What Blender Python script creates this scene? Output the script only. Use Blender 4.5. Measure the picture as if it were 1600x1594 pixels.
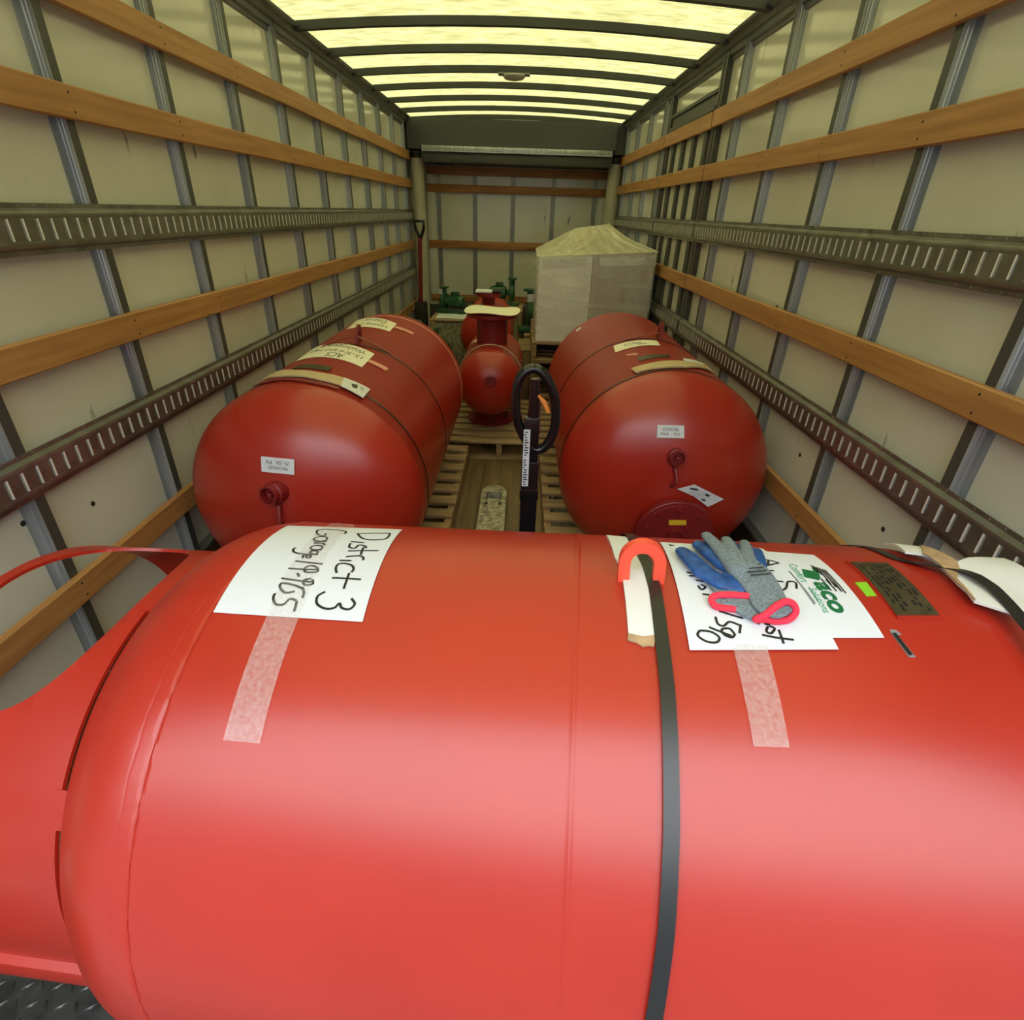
import bpy, bmesh, math, random
from math import radians, sin, cos, pi, sqrt, atan2
from mathutils import Vector, Matrix
from mathutils.geometry import delaunay_2d_cdt
random.seed(7)
S = bpy.context.scene
COL = S.collection
for o in list(bpy.data.objects): bpy.data.objects.remove(o)

# ------------------------------------------------------------------ camera
ZO = 1.61                       # camera height over the truck floor (floor is z = 0)
F, CX, CY = 852.0, 802.0, 797.0
_vy = Vector((820-CX, -(330-CY), -F)).normalized()
_vz = -Vector((751-CX, -(2350-CY), -F)).normalized()
_vz = (_vz - _vy*_vz.dot(_vy)).normalized()
_vx = _vy.cross(_vz)
RC = Matrix((_vx, _vy, _vz))    # camera axes -> world
cam = bpy.data.objects.new('camera', bpy.data.cameras.new('camera'))
COL.objects.link(cam)
cam.matrix_world = Matrix.Translation((0, 0, ZO)) @ RC.to_4x4()
cam.data.sensor_width = 36; cam.data.lens = F/1600*36
cam.data.shift_x = -(CX-800)/1600
cam.data.clip_start = .02
S.camera = cam

# ------------------------------------------------------------------ light
W = bpy.data.worlds.new('sky'); S.world = W; W.use_nodes = True
wn, wl = W.node_tree.nodes, W.node_tree.links
wn.clear()
tc = wn.new('ShaderNodeTexCoord'); sx = wn.new('ShaderNodeSeparateXYZ')
cr = wn.new('ShaderNodeValToRGB'); bg = wn.new('ShaderNodeBackground'); wo = wn.new('ShaderNodeOutputWorld')
wl.new(tc.outputs['Generated'], sx.inputs[0]); wl.new(sx.outputs['Z'], cr.inputs[0])
cr.color_ramp.elements[0].position = 0.0; cr.color_ramp.elements[0].color = (.12, .125, .13, 1)
cr.color_ramp.elements[1].position = .85; cr.color_ramp.elements[1].color = (.96, .99, 1.03, 1)
for p_, c_ in ((.30, .17), (.50, .90)):
    e_ = cr.color_ramp.elements.new(p_); e_.color = (c_*.93, c_*.98, c_*1.03, 1)
wl.new(cr.outputs[0], bg.inputs[0]); bg.inputs[1].default_value = 5.0
wl.new(bg.outputs[0], wo.inputs[0])
S.view_settings.view_transform = 'Standard'; S.view_settings.look = 'None'
S.view_settings.gamma = 1; S.view_settings.exposure = 0.0
S.view_settings.use_curve_mapping = False

# ------------------------------------------------------------------ materials
def mat(name, col, rough=.5, metal=0., bump=0., bscale=60., var=0., vscale=8., stretch=None, col2=None,
        coat=0., spec=.5, alpha=1., dist=.002):
    m = bpy.data.materials.new(name); m.use_nodes = True
    n, l = m.node_tree.nodes, m.node_tree.links
    b = n['Principled BSDF']
    b.inputs['Base Color'].default_value = (*col, 1)
    b.inputs['Roughness'].default_value = rough; b.inputs['Metallic'].default_value = metal
    b.inputs['Coat Weight'].default_value = coat; b.inputs['Specular IOR Level'].default_value = spec
    b.inputs['Alpha'].default_value = alpha
    t = n.new('ShaderNodeTexCoord'); mp = n.new('ShaderNodeMapping')
    l.new(t.outputs['Object'], mp.inputs[0])
    if stretch: mp.inputs['Scale'].default_value = stretch
    if var or col2:
        nz = n.new('ShaderNodeTexNoise'); nz.inputs['Scale'].default_value = vscale; nz.inputs['Detail'].default_value = 6
        l.new(mp.outputs[0], nz.inputs[0])
        r = n.new('ShaderNodeValToRGB'); r.color_ramp.elements[0].position = .35; r.color_ramp.elements[1].position = .68
        c2 = col2 if col2 else tuple(max(0, c*(1-var)) for c in col)
        r.color_ramp.elements[0].color = (*c2, 1); r.color_ramp.elements[1].color = (*col, 1)
        l.new(nz.outputs[0], r.inputs[0]); l.new(r.outputs[0], b.inputs['Base Color'])
    if bump:
        nb = n.new('ShaderNodeTexNoise'); nb.inputs['Scale'].default_value = bscale; nb.inputs['Detail'].default_value = 3
        l.new(mp.outputs[0], nb.inputs[0])
        bp = n.new('ShaderNodeBump'); bp.inputs['Strength'].default_value = bump; bp.inputs['Distance'].default_value = dist
        l.new(nb.outputs[0], bp.inputs['Height']); l.new(bp.outputs[0], b.inputs['Normal'])
    return m
def mix_over(m, fac_socket_or_val, col, rough=None):
    """lay a second colour over the base colour of m by a mask socket"""
    n, l = m.node_tree.nodes, m.node_tree.links; b = n['Principled BSDF']
    mx = n.new('ShaderNodeMix'); mx.data_type = 'RGBA'
    src = b.inputs['Base Color']
    if src.is_linked: l.new(src.links[0].from_socket, mx.inputs[6])
    else: mx.inputs[6].default_value = src.default_value
    mx.inputs[7].default_value = (*col, 1)
    l.new(fac_socket_or_val, mx.inputs[0]); l.new(mx.outputs[2], src)
def noise_mask(m, scale, lo, hi, stretch=(1, 1, 1), detail=4):
    n, l = m.node_tree.nodes, m.node_tree.links
    t = n.new('ShaderNodeTexCoord'); mp = n.new('ShaderNodeMapping'); mp.inputs['Scale'].default_value = stretch
    nz = n.new('ShaderNodeTexNoise'); nz.inputs['Scale'].default_value = scale; nz.inputs['Detail'].default_value = detail
    mr = n.new('ShaderNodeMapRange'); mr.inputs[1].default_value = lo; mr.inputs[2].default_value = hi
    l.new(t.outputs['Object'], mp.inputs[0]); l.new(mp.outputs[0], nz.inputs[0]); l.new(nz.outputs[0], mr.inputs[0])
    return mr.outputs[0]

M = {}
M['red'] = mat('red_primer', (.40, .022, .0105), .30, bump=.04, bscale=220, var=.08, vscale=5, spec=.62)
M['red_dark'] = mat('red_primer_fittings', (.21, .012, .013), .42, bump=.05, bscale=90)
M['red_tape'] = mat('pink_tape', (.75, .30, .22), .4)
M['wall'] = mat('white_wall_panel', (.64, .635, .56), .12, bump=.03, bscale=9, var=.10, vscale=2.2, dist=.004)
mix_over(M['wall'], noise_mask(M['wall'], 14, .70, .76, (1, 1, .25)), (.22, .21, .18))
M['galv'] = mat('galvanised_steel', (.52, .55, .57), .32, .6, bump=.05, bscale=40, var=.35, vscale=12, stretch=(3, 3, .12))
M['track'] = mat('cargo_track_steel', (.32, .32, .29), .36, .85, var=.3, vscale=14, bump=.05)
M['lip'] = mat('daylit_slot_steel', (.85, .85, .82), .45, .2)  # pale colour paints the daylight caught inside the track slots
M['bow'] = mat('roof_bow_steel', (.05, .053, .045), .5, .3)
M['alu'] = mat('aluminium', (.27, .28, .26), .38, .7, var=.2, vscale=12)
M['post'] = mat('grey_paint_and_shade', (.075, .075, .07), .5, .3)  # grey parts, and the shade painted on wall post fronts
def wood(name, a, b, rough=.5, st=(14, .8, 14), sc=3.0):
    m = mat(name, a, rough, col2=b, vscale=sc, stretch=st, bump=.25, bscale=12, dist=.002)
    mix_over(m, noise_mask(m, 7, .76, .80, (1, .6, 2.2), 2), tuple(c*.35 for c in b))
    return m
M['wood_y'] = wood('rail_wood', (.46, .235, .080), (.34, .155, .048), .5)
M['wood_x'] = wood('rail_wood_cross', (.46, .20, .06), (.28, .11, .03), .5, (.8, 14, 14))
M['floor'] = wood('truck_floor_planks', (.23, .15, .075), (.12, .075, .035), .5, (9, .5, 9))
M['pallet'] = wood('pallet_wood', (.46, .31, .16), (.25, .16, .08), .7, (1.2, 8, 8))
M['pallet_s'] = wood('pallet_stringer_wood', (.42, .26, .13), (.23, .14, .07), .7, (8, 1.2, 8))
M['ply'] = mat('scuff_board', (.10, .055, .028), .6, var=.4, vscale=6)
M['plate'] = mat('diamond_plate_steel', (.085, .09, .085), .42, .6, var=.5, vscale=25)
M['paper'] = mat('white_paper', (.66, .69, .76), .6)
M['paper_old'] = mat('cream_paper', (.86, .82, .66), .6)
M['ink'] = mat('black_marker', (.008, .008, .009), .5)
M['print_green'] = mat('green_print', (.003, .13, .045), .5)
M['print_green_light'] = mat('light_green_print', (.05, .35, .16), .5)
M['strap'] = mat('black_strap', (.010, .010, .011), .34, spec=.6, bump=.03, bscale=200)
M['card_white'] = mat('white_card', (.68, .69, .68), .6, bump=.1, bscale=20)
M['kraft'] = mat('kraft_card', (.50, .33, .18), .8, bump=.5, bscale=90, var=.3, vscale=40)
M['kraft_light'] = mat('light_kraft_card', (.55, .42, .24), .75, bump=.1, bscale=60)
M['brass'] = mat('dull_nameplate', (.105, .085, .045), .42, .5, bump=.1, var=.3, vscale=40)
M['lime'] = mat('lime_sticker', (.22, .55, .02), .5)
M['yellow'] = mat('yellow_sticker', (.75, .52, .03), .5)
M['grey_st'] = mat('grey_sticker', (.22, .22, .23), .45)
M['horseshoe'] = mat('bright_lug_paint', (.80, .085, .040), .42, bump=.1, bscale=150)
M['knit'] = mat('grey_knit', (.22, .27, .30), .9, bump=1.0, bscale=420, col2=(.12, .15, .17), vscale=300, dist=.0015)
M['latex'] = mat('blue_latex', (.018, .10, .36), .5, bump=.6, bscale=230, col2=(.008, .045, .18), vscale=60, dist=.0015)
M['hem'] = mat('pink_red_hem', (.80, .03, .07), .8, bump=.8, bscale=350, dist=.001)
M['black'] = mat('black_gloss_paint', (.008, .008, .010), .18, spec=.6)
M['dark'] = mat('black_rubber', (.012, .012, .012), .6)
M['void'] = mat('nozzle_inside', (.02, .004, .004), .8)
M['orange'] = mat('orange_lever', (.85, .28, .06), .4)
M['fork'] = mat('chipped_cream_paint', (.50, .47, .33), .5, col2=(.16, .13, .09), vscale=34)
M['green'] = mat('green_machine_paint', (.022, .085, .038), .45)
M['osb'] = mat('strand_board', (.42, .38, .26), .8, col2=(.16, .15, .10), vscale=26, bump=.3)
M['carton_glare'] = mat('carton_sky_glare', (.93, .93, .95), .30, bump=.08, bscale=14, var=.12, vscale=5, coat=.4)  # white puts the sky's glare off the film into the carton colour
M['carton_b'] = mat('grey_brown_carton', (.36, .31, .28), .3, bump=.08, bscale=14, col2=(.52, .49, .46), vscale=3, coat=.6, stretch=(4, 1, .7))
M['lamp_w'] = mat('lamp_lens', (.45, .45, .40), .3)
M['concrete'] = mat('asphalt_yard', (.12, .12, .12), .9, var=.2, vscale=3)
M['white_pipe'] = mat('cream_corner_post', (.50, .48, .38), .4, var=.1)

# translucent roof
m = bpy.data.materials.new('translucent_roof'); m.use_nodes = True
n, l = m.node_tree.nodes, m.node_tree.links; n.clear()
o_ = n.new('ShaderNodeOutputMaterial'); tr = n.new('ShaderNodeBsdfTranslucent'); df = n.new('ShaderNodeBsdfPrincipled')
mx = n.new('ShaderNodeMixShader'); mx.inputs[0].default_value = .18
t = n.new('ShaderNodeTexCoord'); mp = n.new('ShaderNodeMapping'); mp.inputs['Scale'].default_value = (1, 3, 1)
nz = n.new('ShaderNodeTexNoise'); nz.inputs['Scale'].default_value = 9; nz.inputs['Detail'].default_value = 8
rp = n.new('ShaderNodeValToRGB'); rp.color_ramp.elements[0].position = .3; rp.color_ramp.elements[1].position = .65
rp.color_ramp.elements[0].color = (.53, .51, .31, 1); rp.color_ramp.elements[1].color = (.70, .68, .45, 1)
l.new(t.outputs['Object'], mp.inputs[0]); l.new(mp.outputs[0], nz.inputs[0]); l.new(nz.outputs[0], rp.inputs[0])
l.new(rp.outputs[0], tr.inputs[0]); df.inputs['Base Color'].default_value = (.5, .48, .3, 1); df.inputs['Roughness'].default_value = .4
l.new(tr.outputs[0], mx.inputs[1]); l.new(df.outputs[0], mx.inputs[2]); l.new(mx.outputs[0], o_.inputs[0])
M['roof'] = m
# clear packing tape and stretch film
def clear(name, col, rough, fac, nscale, lo=.3, hi=.7, amp=.2, stretch=(1, 1, 1), bump=0):
    m = bpy.data.materials.new(name); m.use_nodes = True
    n, l = m.node_tree.nodes, m.node_tree.links
    b = n['Principled BSDF']; b.inputs['Base Color'].default_value = (*col, 1); b.inputs['Roughness'].default_value = rough
    t = n.new('ShaderNodeTexCoord'); mp = n.new('ShaderNodeMapping'); mp.inputs['Scale'].default_value = stretch
    nz = n.new('ShaderNodeTexNoise'); nz.inputs['Scale'].default_value = nscale; nz.inputs['Detail'].default_value = 5
    mr = n.new('ShaderNodeMapRange'); mr.inputs[1].default_value = lo; mr.inputs[2].default_value = hi
    mr.inputs[3].default_value = fac-amp; mr.inputs[4].default_value = fac+amp
    l.new(t.outputs['Object'], mp.inputs[0]); l.new(mp.outputs[0], nz.inputs[0]); l.new(nz.outputs[0], mr.inputs[0])
    l.new(mr.outputs[0], b.inputs['Alpha'])
    if bump:
        bp = n.new('ShaderNodeBump'); bp.inputs['Strength'].default_value = bump; bp.inputs['Distance'].default_value = .01
        l.new(nz.outputs[0], bp.inputs['Height']); l.new(bp.outputs[0], b.inputs['Normal'])
    return m
M['tape'] = clear('clear_packing_tape', (.80, .76, .74), .16, .13, 190, amp=.05)
M['film'] = clear('stretch_film', (.80, .76, .58), .24, .66, 3, amp=.14, stretch=(5, .7, .7), bump=.05)
M['film_clear'] = clear('clear_film', (.90, .90, .92), .14, .26, 4, amp=.10, stretch=(.6, 1, 3.5), bump=.10)

# ------------------------------------------------------------------ mesh helpers
class MB:
    def __init__(s): s.v = []; s.f = []
    def add(s, vs, fs):
        k = len(s.v); s.v += [Vector(v) for v in vs]; s.f += [tuple(i+k for i in f) for f in fs]; return s
    def box(s, a, b, ch=0):
        x0, y0, z0 = a; x1, y1, z1 = b
        if not ch:
            return s.add([(x0,y0,z0),(x1,y0,z0),(x1,y1,z0),(x0,y1,z0),(x0,y0,z1),(x1,y0,z1),(x1,y1,z1),(x0,y1,z1)],
                         [(0,3,2,1),(4,5,6,7),(0,1,5,4),(1,2,6,5),(2,3,7,6),(3,0,4,7)])
        bm = bmesh.new(); bmesh.ops.create_cube(bm, size=1)
        for v in bm.verts:
            v.co = Vector(((x0+x1)/2+v.co.x*(x1-x0), (y0+y1)/2+v.co.y*(y1-y0), (z0+z1)/2+v.co.z*(z1-z0)))
        bmesh.ops.bevel(bm, geom=bm.edges[:], offset=ch, segments=2, affect='EDGES', profile=.5)
        return s.addbm(bm)
    def addbm(s, bm):
        bm.verts.index_update()
        s.add([v.co.copy() for v in bm.verts], [tuple(v.index for v in f.verts) for f in bm.faces]); bm.free(); return s
    def hexa(s, P):   # 8 points: bottom 4, top 4
        return s.add(P, [(0,3,2,1),(4,5,6,7),(0,1,5,4),(1,2,6,5),(2,3,7,6),(3,0,4,7)])
    def lathe(s, c, ax, prof, n=48, closed=False, up=None):
        """prof: (axial, radius) list around the axis ax through c"""
        ax = Vector(ax).normalized(); c = Vector(c)
        u = Vector(up) if up else (Vector((0,0,1)) if abs(ax.z) < .9 else Vector((0,1,0)))
        u = (u-ax*u.dot(ax)).normalized(); w = ax.cross(u)
        vs = []; fs = []
        for (a, r) in prof:
            for i in range(n):
                t = 2*pi*i/n; vs.append(c+ax*a+(u*cos(t)+w*sin(t))*max(r, 1e-5))
        m = len(prof)
        for j in range(m-1 if not closed else m):
            j2 = (j+1) % m
            for i in range(n):
                i2 = (i+1) % n; fs.append((j*n+i, j*n+i2, j2*n+i2, j2*n+i))
        if not closed:
            if prof[0][1] > .0005: fs.append(tuple(range(n-1, -1, -1)))
            if prof[-1][1] > .0005: fs.append(tuple((m-1)*n+i for i in range(n)))
        return s.add(vs, fs)
    def tube(s, pts, r, n=10, nrm=None, k=1.0, caps=True, round_=False):
        pts = [Vector(p) for p in pts]; m = len(pts)
        rs = r if isinstance(r, (list, tuple)) else [r]*m
        if round_:
            P = []; Q = []
            d0 = (pts[0]-pts[1]).normalized(); d1 = (pts[-1]-pts[-2]).normalized()
            for a in (80, 50, 25): P.append(pts[0]+d0*rs[0]*sin(radians(a))); Q.append(rs[0]*cos(radians(a)))
            P += pts; Q += list(rs)
            for a in (25, 50, 80): P.append(pts[-1]+d1*rs[-1]*sin(radians(a))); Q.append(rs[-1]*cos(radians(a)))
            pts, rs, m = P, Q, len(P)
        vs = []; prev = None
        for i, p in enumerate(pts):
            t = (pts[min(i+1, m-1)]-pts[max(i-1, 0)]).normalized()
            if nrm is not None: u = Vector(nrm); u = (u-t*u.dot(t)).normalized()
            else:
                u = prev if prev is not None else (Vector((0,0,1)) if abs(t.z) < .9 else Vector((1,0,0)))
                u = (u-t*u.dot(t)).normalized(); prev = u
            w = t.cross(u)
            for j in range(n):
                a = 2*pi*j/n; vs.append(p+(w*cos(a)+u*k*sin(a))*rs[i])
        fs = []
        for i in range(m-1):
            for j in range(n):
                j2 = (j+1) % n; fs.append((i*n+j, i*n+j2, (i+1)*n+j2, (i+1)*n+j))
        if caps: fs.append(tuple(range(n-1, -1, -1))); fs.append(tuple((m-1)*n+j for j in range(n)))
        return s.add(vs, fs)
    def extrude(s, prof, frame0, frame1, caps=True):
        """prof: 2D list; frame: function (a,b)->point"""
        n = len(prof)
        vs = [frame0(a, b) for a, b in prof]+[frame1(a, b) for a, b in prof]
        fs = [(i, (i+1) % n, n+(i+1) % n, n+i) for i in range(n)]
        if caps: fs += [tuple(range(n-1, -1, -1)), tuple(range(n, 2*n))]
        return s.add(vs, fs)
    def build(s, name, m, parent=None, ang=32, fix=True, origin=None):
        vs = [v+Vector((0,0,ZO)) for v in s.v]
        if parent: o0 = Vector(parent.get('_base', parent.location)); 
        elif origin is not None: o0 = Vector(origin)
        else:
            xs = [v.x for v in vs]; ys = [v.y for v in vs]; zs = [v.z for v in vs]
            o0 = Vector(((min(xs)+max(xs))/2, (min(ys)+max(ys))/2, min(zs)))
        me = bpy.data.meshes.new(name); me.from_pydata([v-o0 for v in vs], [], s.f)
        if fix:
            bm = bmesh.new(); bm.from_mesh(me); bmesh.ops.recalc_face_normals(bm, faces=bm.faces[:]); bm.to_mesh(me); bm.free()
        me.shade_smooth()
        me.set_sharp_from_angle(angle=radians(ang))
        me.materials.append(m)
        ob = bpy.data.objects.new(name, me); COL.objects.link(ob)
        if parent: ob.parent = parent
        ob.location = (0,0,0) if parent else o0
        WO[ob.name] = o0
        if parent is not None and parent.name in WO:    # parent is a mesh or an Empty: same base origin
            ob.location = o0-WO[parent.name]
        return ob
WO = {}
def tag(o, label=None, cat=None, group=None, kind=None):
    if label: o['label'] = label
    if cat: o['category'] = cat
    if group: o['group'] = group
    if kind: o['kind'] = kind
    return o
def thing(name, base, label, cat, group=None):
    o = bpy.data.objects.new(name, None); COL.objects.link(o); o.empty_display_size = .1
    b = Vector(base)+Vector((0,0,ZO)); o.location = b; WO[o.name] = b
    return tag(o, label, cat, group)
def _fix_build():
    # children use the base of whatever they hang from
    def build(s, name, m, parent=None, **kw):
        if parent is not None: parent['_base'] = tuple(WO[parent.name])
        ob = MB._build(s, name, m, parent, **kw)
        if parent is not None: del parent['_base']
        return ob
    MB._build = MB.build; MB.build = build
_fix_build()
def struct(o): o['kind'] = 'structure'; return o

# ------------------------------------------------------------------ surfaces: where a sight line meets a real surface
def ray(u, v): return RC @ Vector((u-CX, -(v-CY), -F))
class Cyl:
    def __init__(s, c, ax, R):
        s.c = Vector(c); s.ax = Vector(ax).normalized(); s.R = R
        s.up = (Vector((0,0,1))-s.ax*s.ax.z).normalized(); s.w = s.up.cross(s.ax)   # +w: right of the axis direction
    def p(s, a, th, dr=0):      # th in metres of arc from the crown
        t = th/s.R; return s.c+s.ax*a+(s.up*cos(t)+s.w*sin(t))*(s.R+dr)
    def n(s, th): t = th/s.R; return s.up*cos(t)+s.w*sin(t)
    def hit(s, u, v):
        d = ray(u, v).normalized(); dp = d-s.ax*d.dot(s.ax); cp = s.c-s.ax*s.c.dot(s.ax)
        A = dp.dot(dp); B = -2*dp.dot(cp); C = cp.dot(cp)-s.R**2; D = max(B*B-4*A*C, 0)
        p = d*((-B-sqrt(D))/(2*A)); q = p-s.c; a = q.dot(s.ax); q = q-s.ax*a
        return (a, atan2(q.dot(s.w), q.dot(s.up))*s.R)
class Head:      # spheroid head of a tank: centre c, axial depth h, radius R
    def __init__(s, c, ax, R, h): s.c = Vector(c); s.ax = Vector(ax).normalized(); s.R = R; s.h = h
    def hit(s, u, v, grow=0):
        d = ray(u, v).normalized(); k = (s.R+grow)/(s.h+grow)
        f = lambda q: q+s.ax*(q.dot(s.ax)*(k-1))
        D, C = f(d), f(s.c); R = s.R+grow
        A = D.dot(D); B = -2*D.dot(C); Q = B*B-4*A*(C.dot(C)-R*R)
        return d*((-B-sqrt(max(Q, 0)))/(2*A))
    def n(s, p):
        q = p-s.c; a = s.ax*q.dot(s.ax); return ((q-a)/s.R**2+a/s.h**2).normalized()
def dens(P, step):
    out = []
    for i in range(len(P)):
        a, b = Vector(P[i]), Vector(P[(i+1) % len(P)]); k = max(1, int((b-a).length/step))
        out += [a.lerp(b, j/k) for j in range(k)]
    return out
def patch(mb, surf, px, dr=.0008, t=.0006, step=.02, dom=False, lift=None):
    """thin sheet lying on surf, outline given as sight lines (or surface coordinates with dom)"""
    P = [Vector(q) if dom else Vector(surf.hit(*q)) for q in px]
    B = dens(P, step)
    x0 = min(p.x for p in B); x1 = max(p.x for p in B); y0 = min(p.y for p in B); y1 = max(p.y for p in B)
    def inside(x, y):
        c = False; n = len(B)
        for i in range(n):
            a, b = B[i], B[i-1]
            if (a.y > y) != (b.y > y) and x < (b.x-a.x)*(y-a.y)/(b.y-a.y)+a.x: c = not c
        return c
    G = []
    y = y0+step/2
    while y < y1:
        x = x0+step/2
        while x < x1:
            if inside(x, y) and min((Vector((x, y))-b).length for b in B) > step*.4: G.append(Vector((x, y)))
            x += step
        y += step
    vs, es, fs, *_ = delaunay_2d_cdt([Vector((p.x, p.y)) for p in B]+G, [], [list(range(len(B)))], 1, 1e-6)
    L = lift if lift else (lambda a, b: 0)
    top = [surf.p(v.x, v.y, dr+t+L(v.x, v.y)) for v in vs]; bot = [surf.p(v.x, v.y, dr+L(v.x, v.y)) for v in vs]
    n = len(top); F_ = [tuple(f) for f in fs]+[tuple(i+n for i in reversed(f)) for f in fs]
    cnt = {}
    for f in fs:
        for i in range(len(f)):
            e = (f[i], f[(i+1) % len(f)]); cnt[e] = 1
    for (a, b) in cnt:
        if (b, a) not in cnt: F_.append((a, a+n, b+n, b))
    mb.add(top+bot, F_); return mb
def stroke(mb, surf, px, w, dr=.0018, dom=False):
    P = [Vector(q) if dom else Vector(surf.hit(*q)) for q in px]
    Q = []
    for i in range(len(P)-1):      # smooth with Catmull-Rom
        p0 = P[max(i-1, 0)]; p1 = P[i]; p2 = P[i+1]; p3 = P[min(i+2, len(P)-1)]
        k = 5 if len(P) > 2 else 3
        for j in range(k):
            t = j/k; Q.append(.5*((2*p1)+(p2-p0)*t+(2*p0-5*p1+4*p2-p3)*t*t+(3*p1-p0-3*p2+p3)*t**3))
    Q.append(P[-1]); vs = []; fs = []
    for i, q in enumerate(Q):
        t = Q[min(i+1, len(Q)-1)]-Q[max(i-1, 0)]
        t = t.normalized() if t.length > 1e-9 else Vector((1, 0)); nn = Vector((-t.y, t.x))*w/2
        vs += [surf.p(*(q+nn), dr), surf.p(*(q-nn), dr)]
        if i: fs.append((2*i-2, 2*i-1, 2*i+1, 2*i))
    mb.add(vs, fs); return mb
_tc = {}
def text_mesh(s, bold=0.0, shear=0.0):
    key = (s, bold, shear)
    if key in _tc: return _tc[key]
    c = bpy.data.curves.new('t', 'FONT'); c.body = s; c.offset = bold; c.shear = shear; c.resolution_u = 3
    o = bpy.data.objects.new('t', c); COL.objects.link(o)
    dg = bpy.context.evaluated_depsgraph_get(); e = o.evaluated_get(dg); me = e.to_mesh()
    vs = [v.co.copy() for v in me.vertices]; fs = [tuple(p.vertices) for p in me.polygons]
    e.to_mesh_clear(); bpy.data.objects.remove(o); bpy.data.curves.remove(c)
    x0 = min(v.x for v in vs); x1 = max(v.x for v in vs); y0 = min(v.y for v in vs); y1 = max(v.y for v in vs)
    r = ([((v.x-x0)/(x1-x0), (v.y-y0)/(y1-y0)) for v in vs], fs); _tc[key] = r; return r
def text_on(mb, place, s, A, B, C, bold=0., shear=0.):
    """text into the parallelogram: A lower left, B lower right, C upper left; place maps 2D/3D -> point"""
    A, B, C = Vector(A), Vector(B), Vector(C); uv, fs = text_mesh(s, bold, shear)
    mb.add([place(A+(B-A)*a+(C-A)*b) for a, b in uv], fs); return mb

# ------------------------------------------------------------------ truck body
Y0, Y1, ZF = -.15, 7.72, -1.61
def xr(y): return 1.19-.013*y
def WP(side, y, z, d):       # d: distance inwards from the wall panel
    return Vector((-1.395+d, y, z)) if side < 0 else Vector((xr(y)+.035-d, y, z))
def wbox(mb, side, y0, y1, z0, z1, d0, d1):
    P = [WP(side, y0, z0, d0), WP(side, y0, z0, d1), WP(side, y1, z0, d1), WP(side, y1, z0, d0),
         WP(side, y0, z1, d0), WP(side, y0, z1, d1), WP(side, y1, z1, d1), WP(side, y1, z1, d0)]
    return mb.hexa(P)
yard = struct(MB().box((-14, -16, ZF-1.25), (14, 10, ZF-1.15)).build('ground', M['concrete']))
fl = MB()
k = 0
x = -1.43
while x < 1.22:
    fl.box((x, .80, ZF-.04), (min(x+.148, 1.24), Y1+.05, ZF)); x += .150
floor = struct(fl.build('floor', M['floor']))
pl = MB().box((-1.43, Y0, ZF-.04), (1.24, .80, ZF-.004))
for i in range(34):
    for j in range(27):
        cx_, cy_ = -1.40+i*.034, Y0+.03+j*.034; a = radians(35 if (i+j) % 2 else -55)
        d = Vector((cos(a), sin(a), 0)); e = Vector((-sin(a), cos(a), 0)); c = Vector((cx_, cy_, ZF-.004))
        if cx_ > -.45 and cy_ > .1: continue
        pl.add([c-d*.014, c+e*.0045, c+d*.014, c-e*.0045, c+Vector((0,0,.003))-d*.007, c+Vector((0,0,.003))+d*.007],
               [(0, 1, 4), (4, 1, 5), (5, 1, 2), (2, 3, 5), (5, 3, 4), (4, 3, 0)])
struct(pl.build('trim_1', M['plate'], ang=10))

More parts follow.
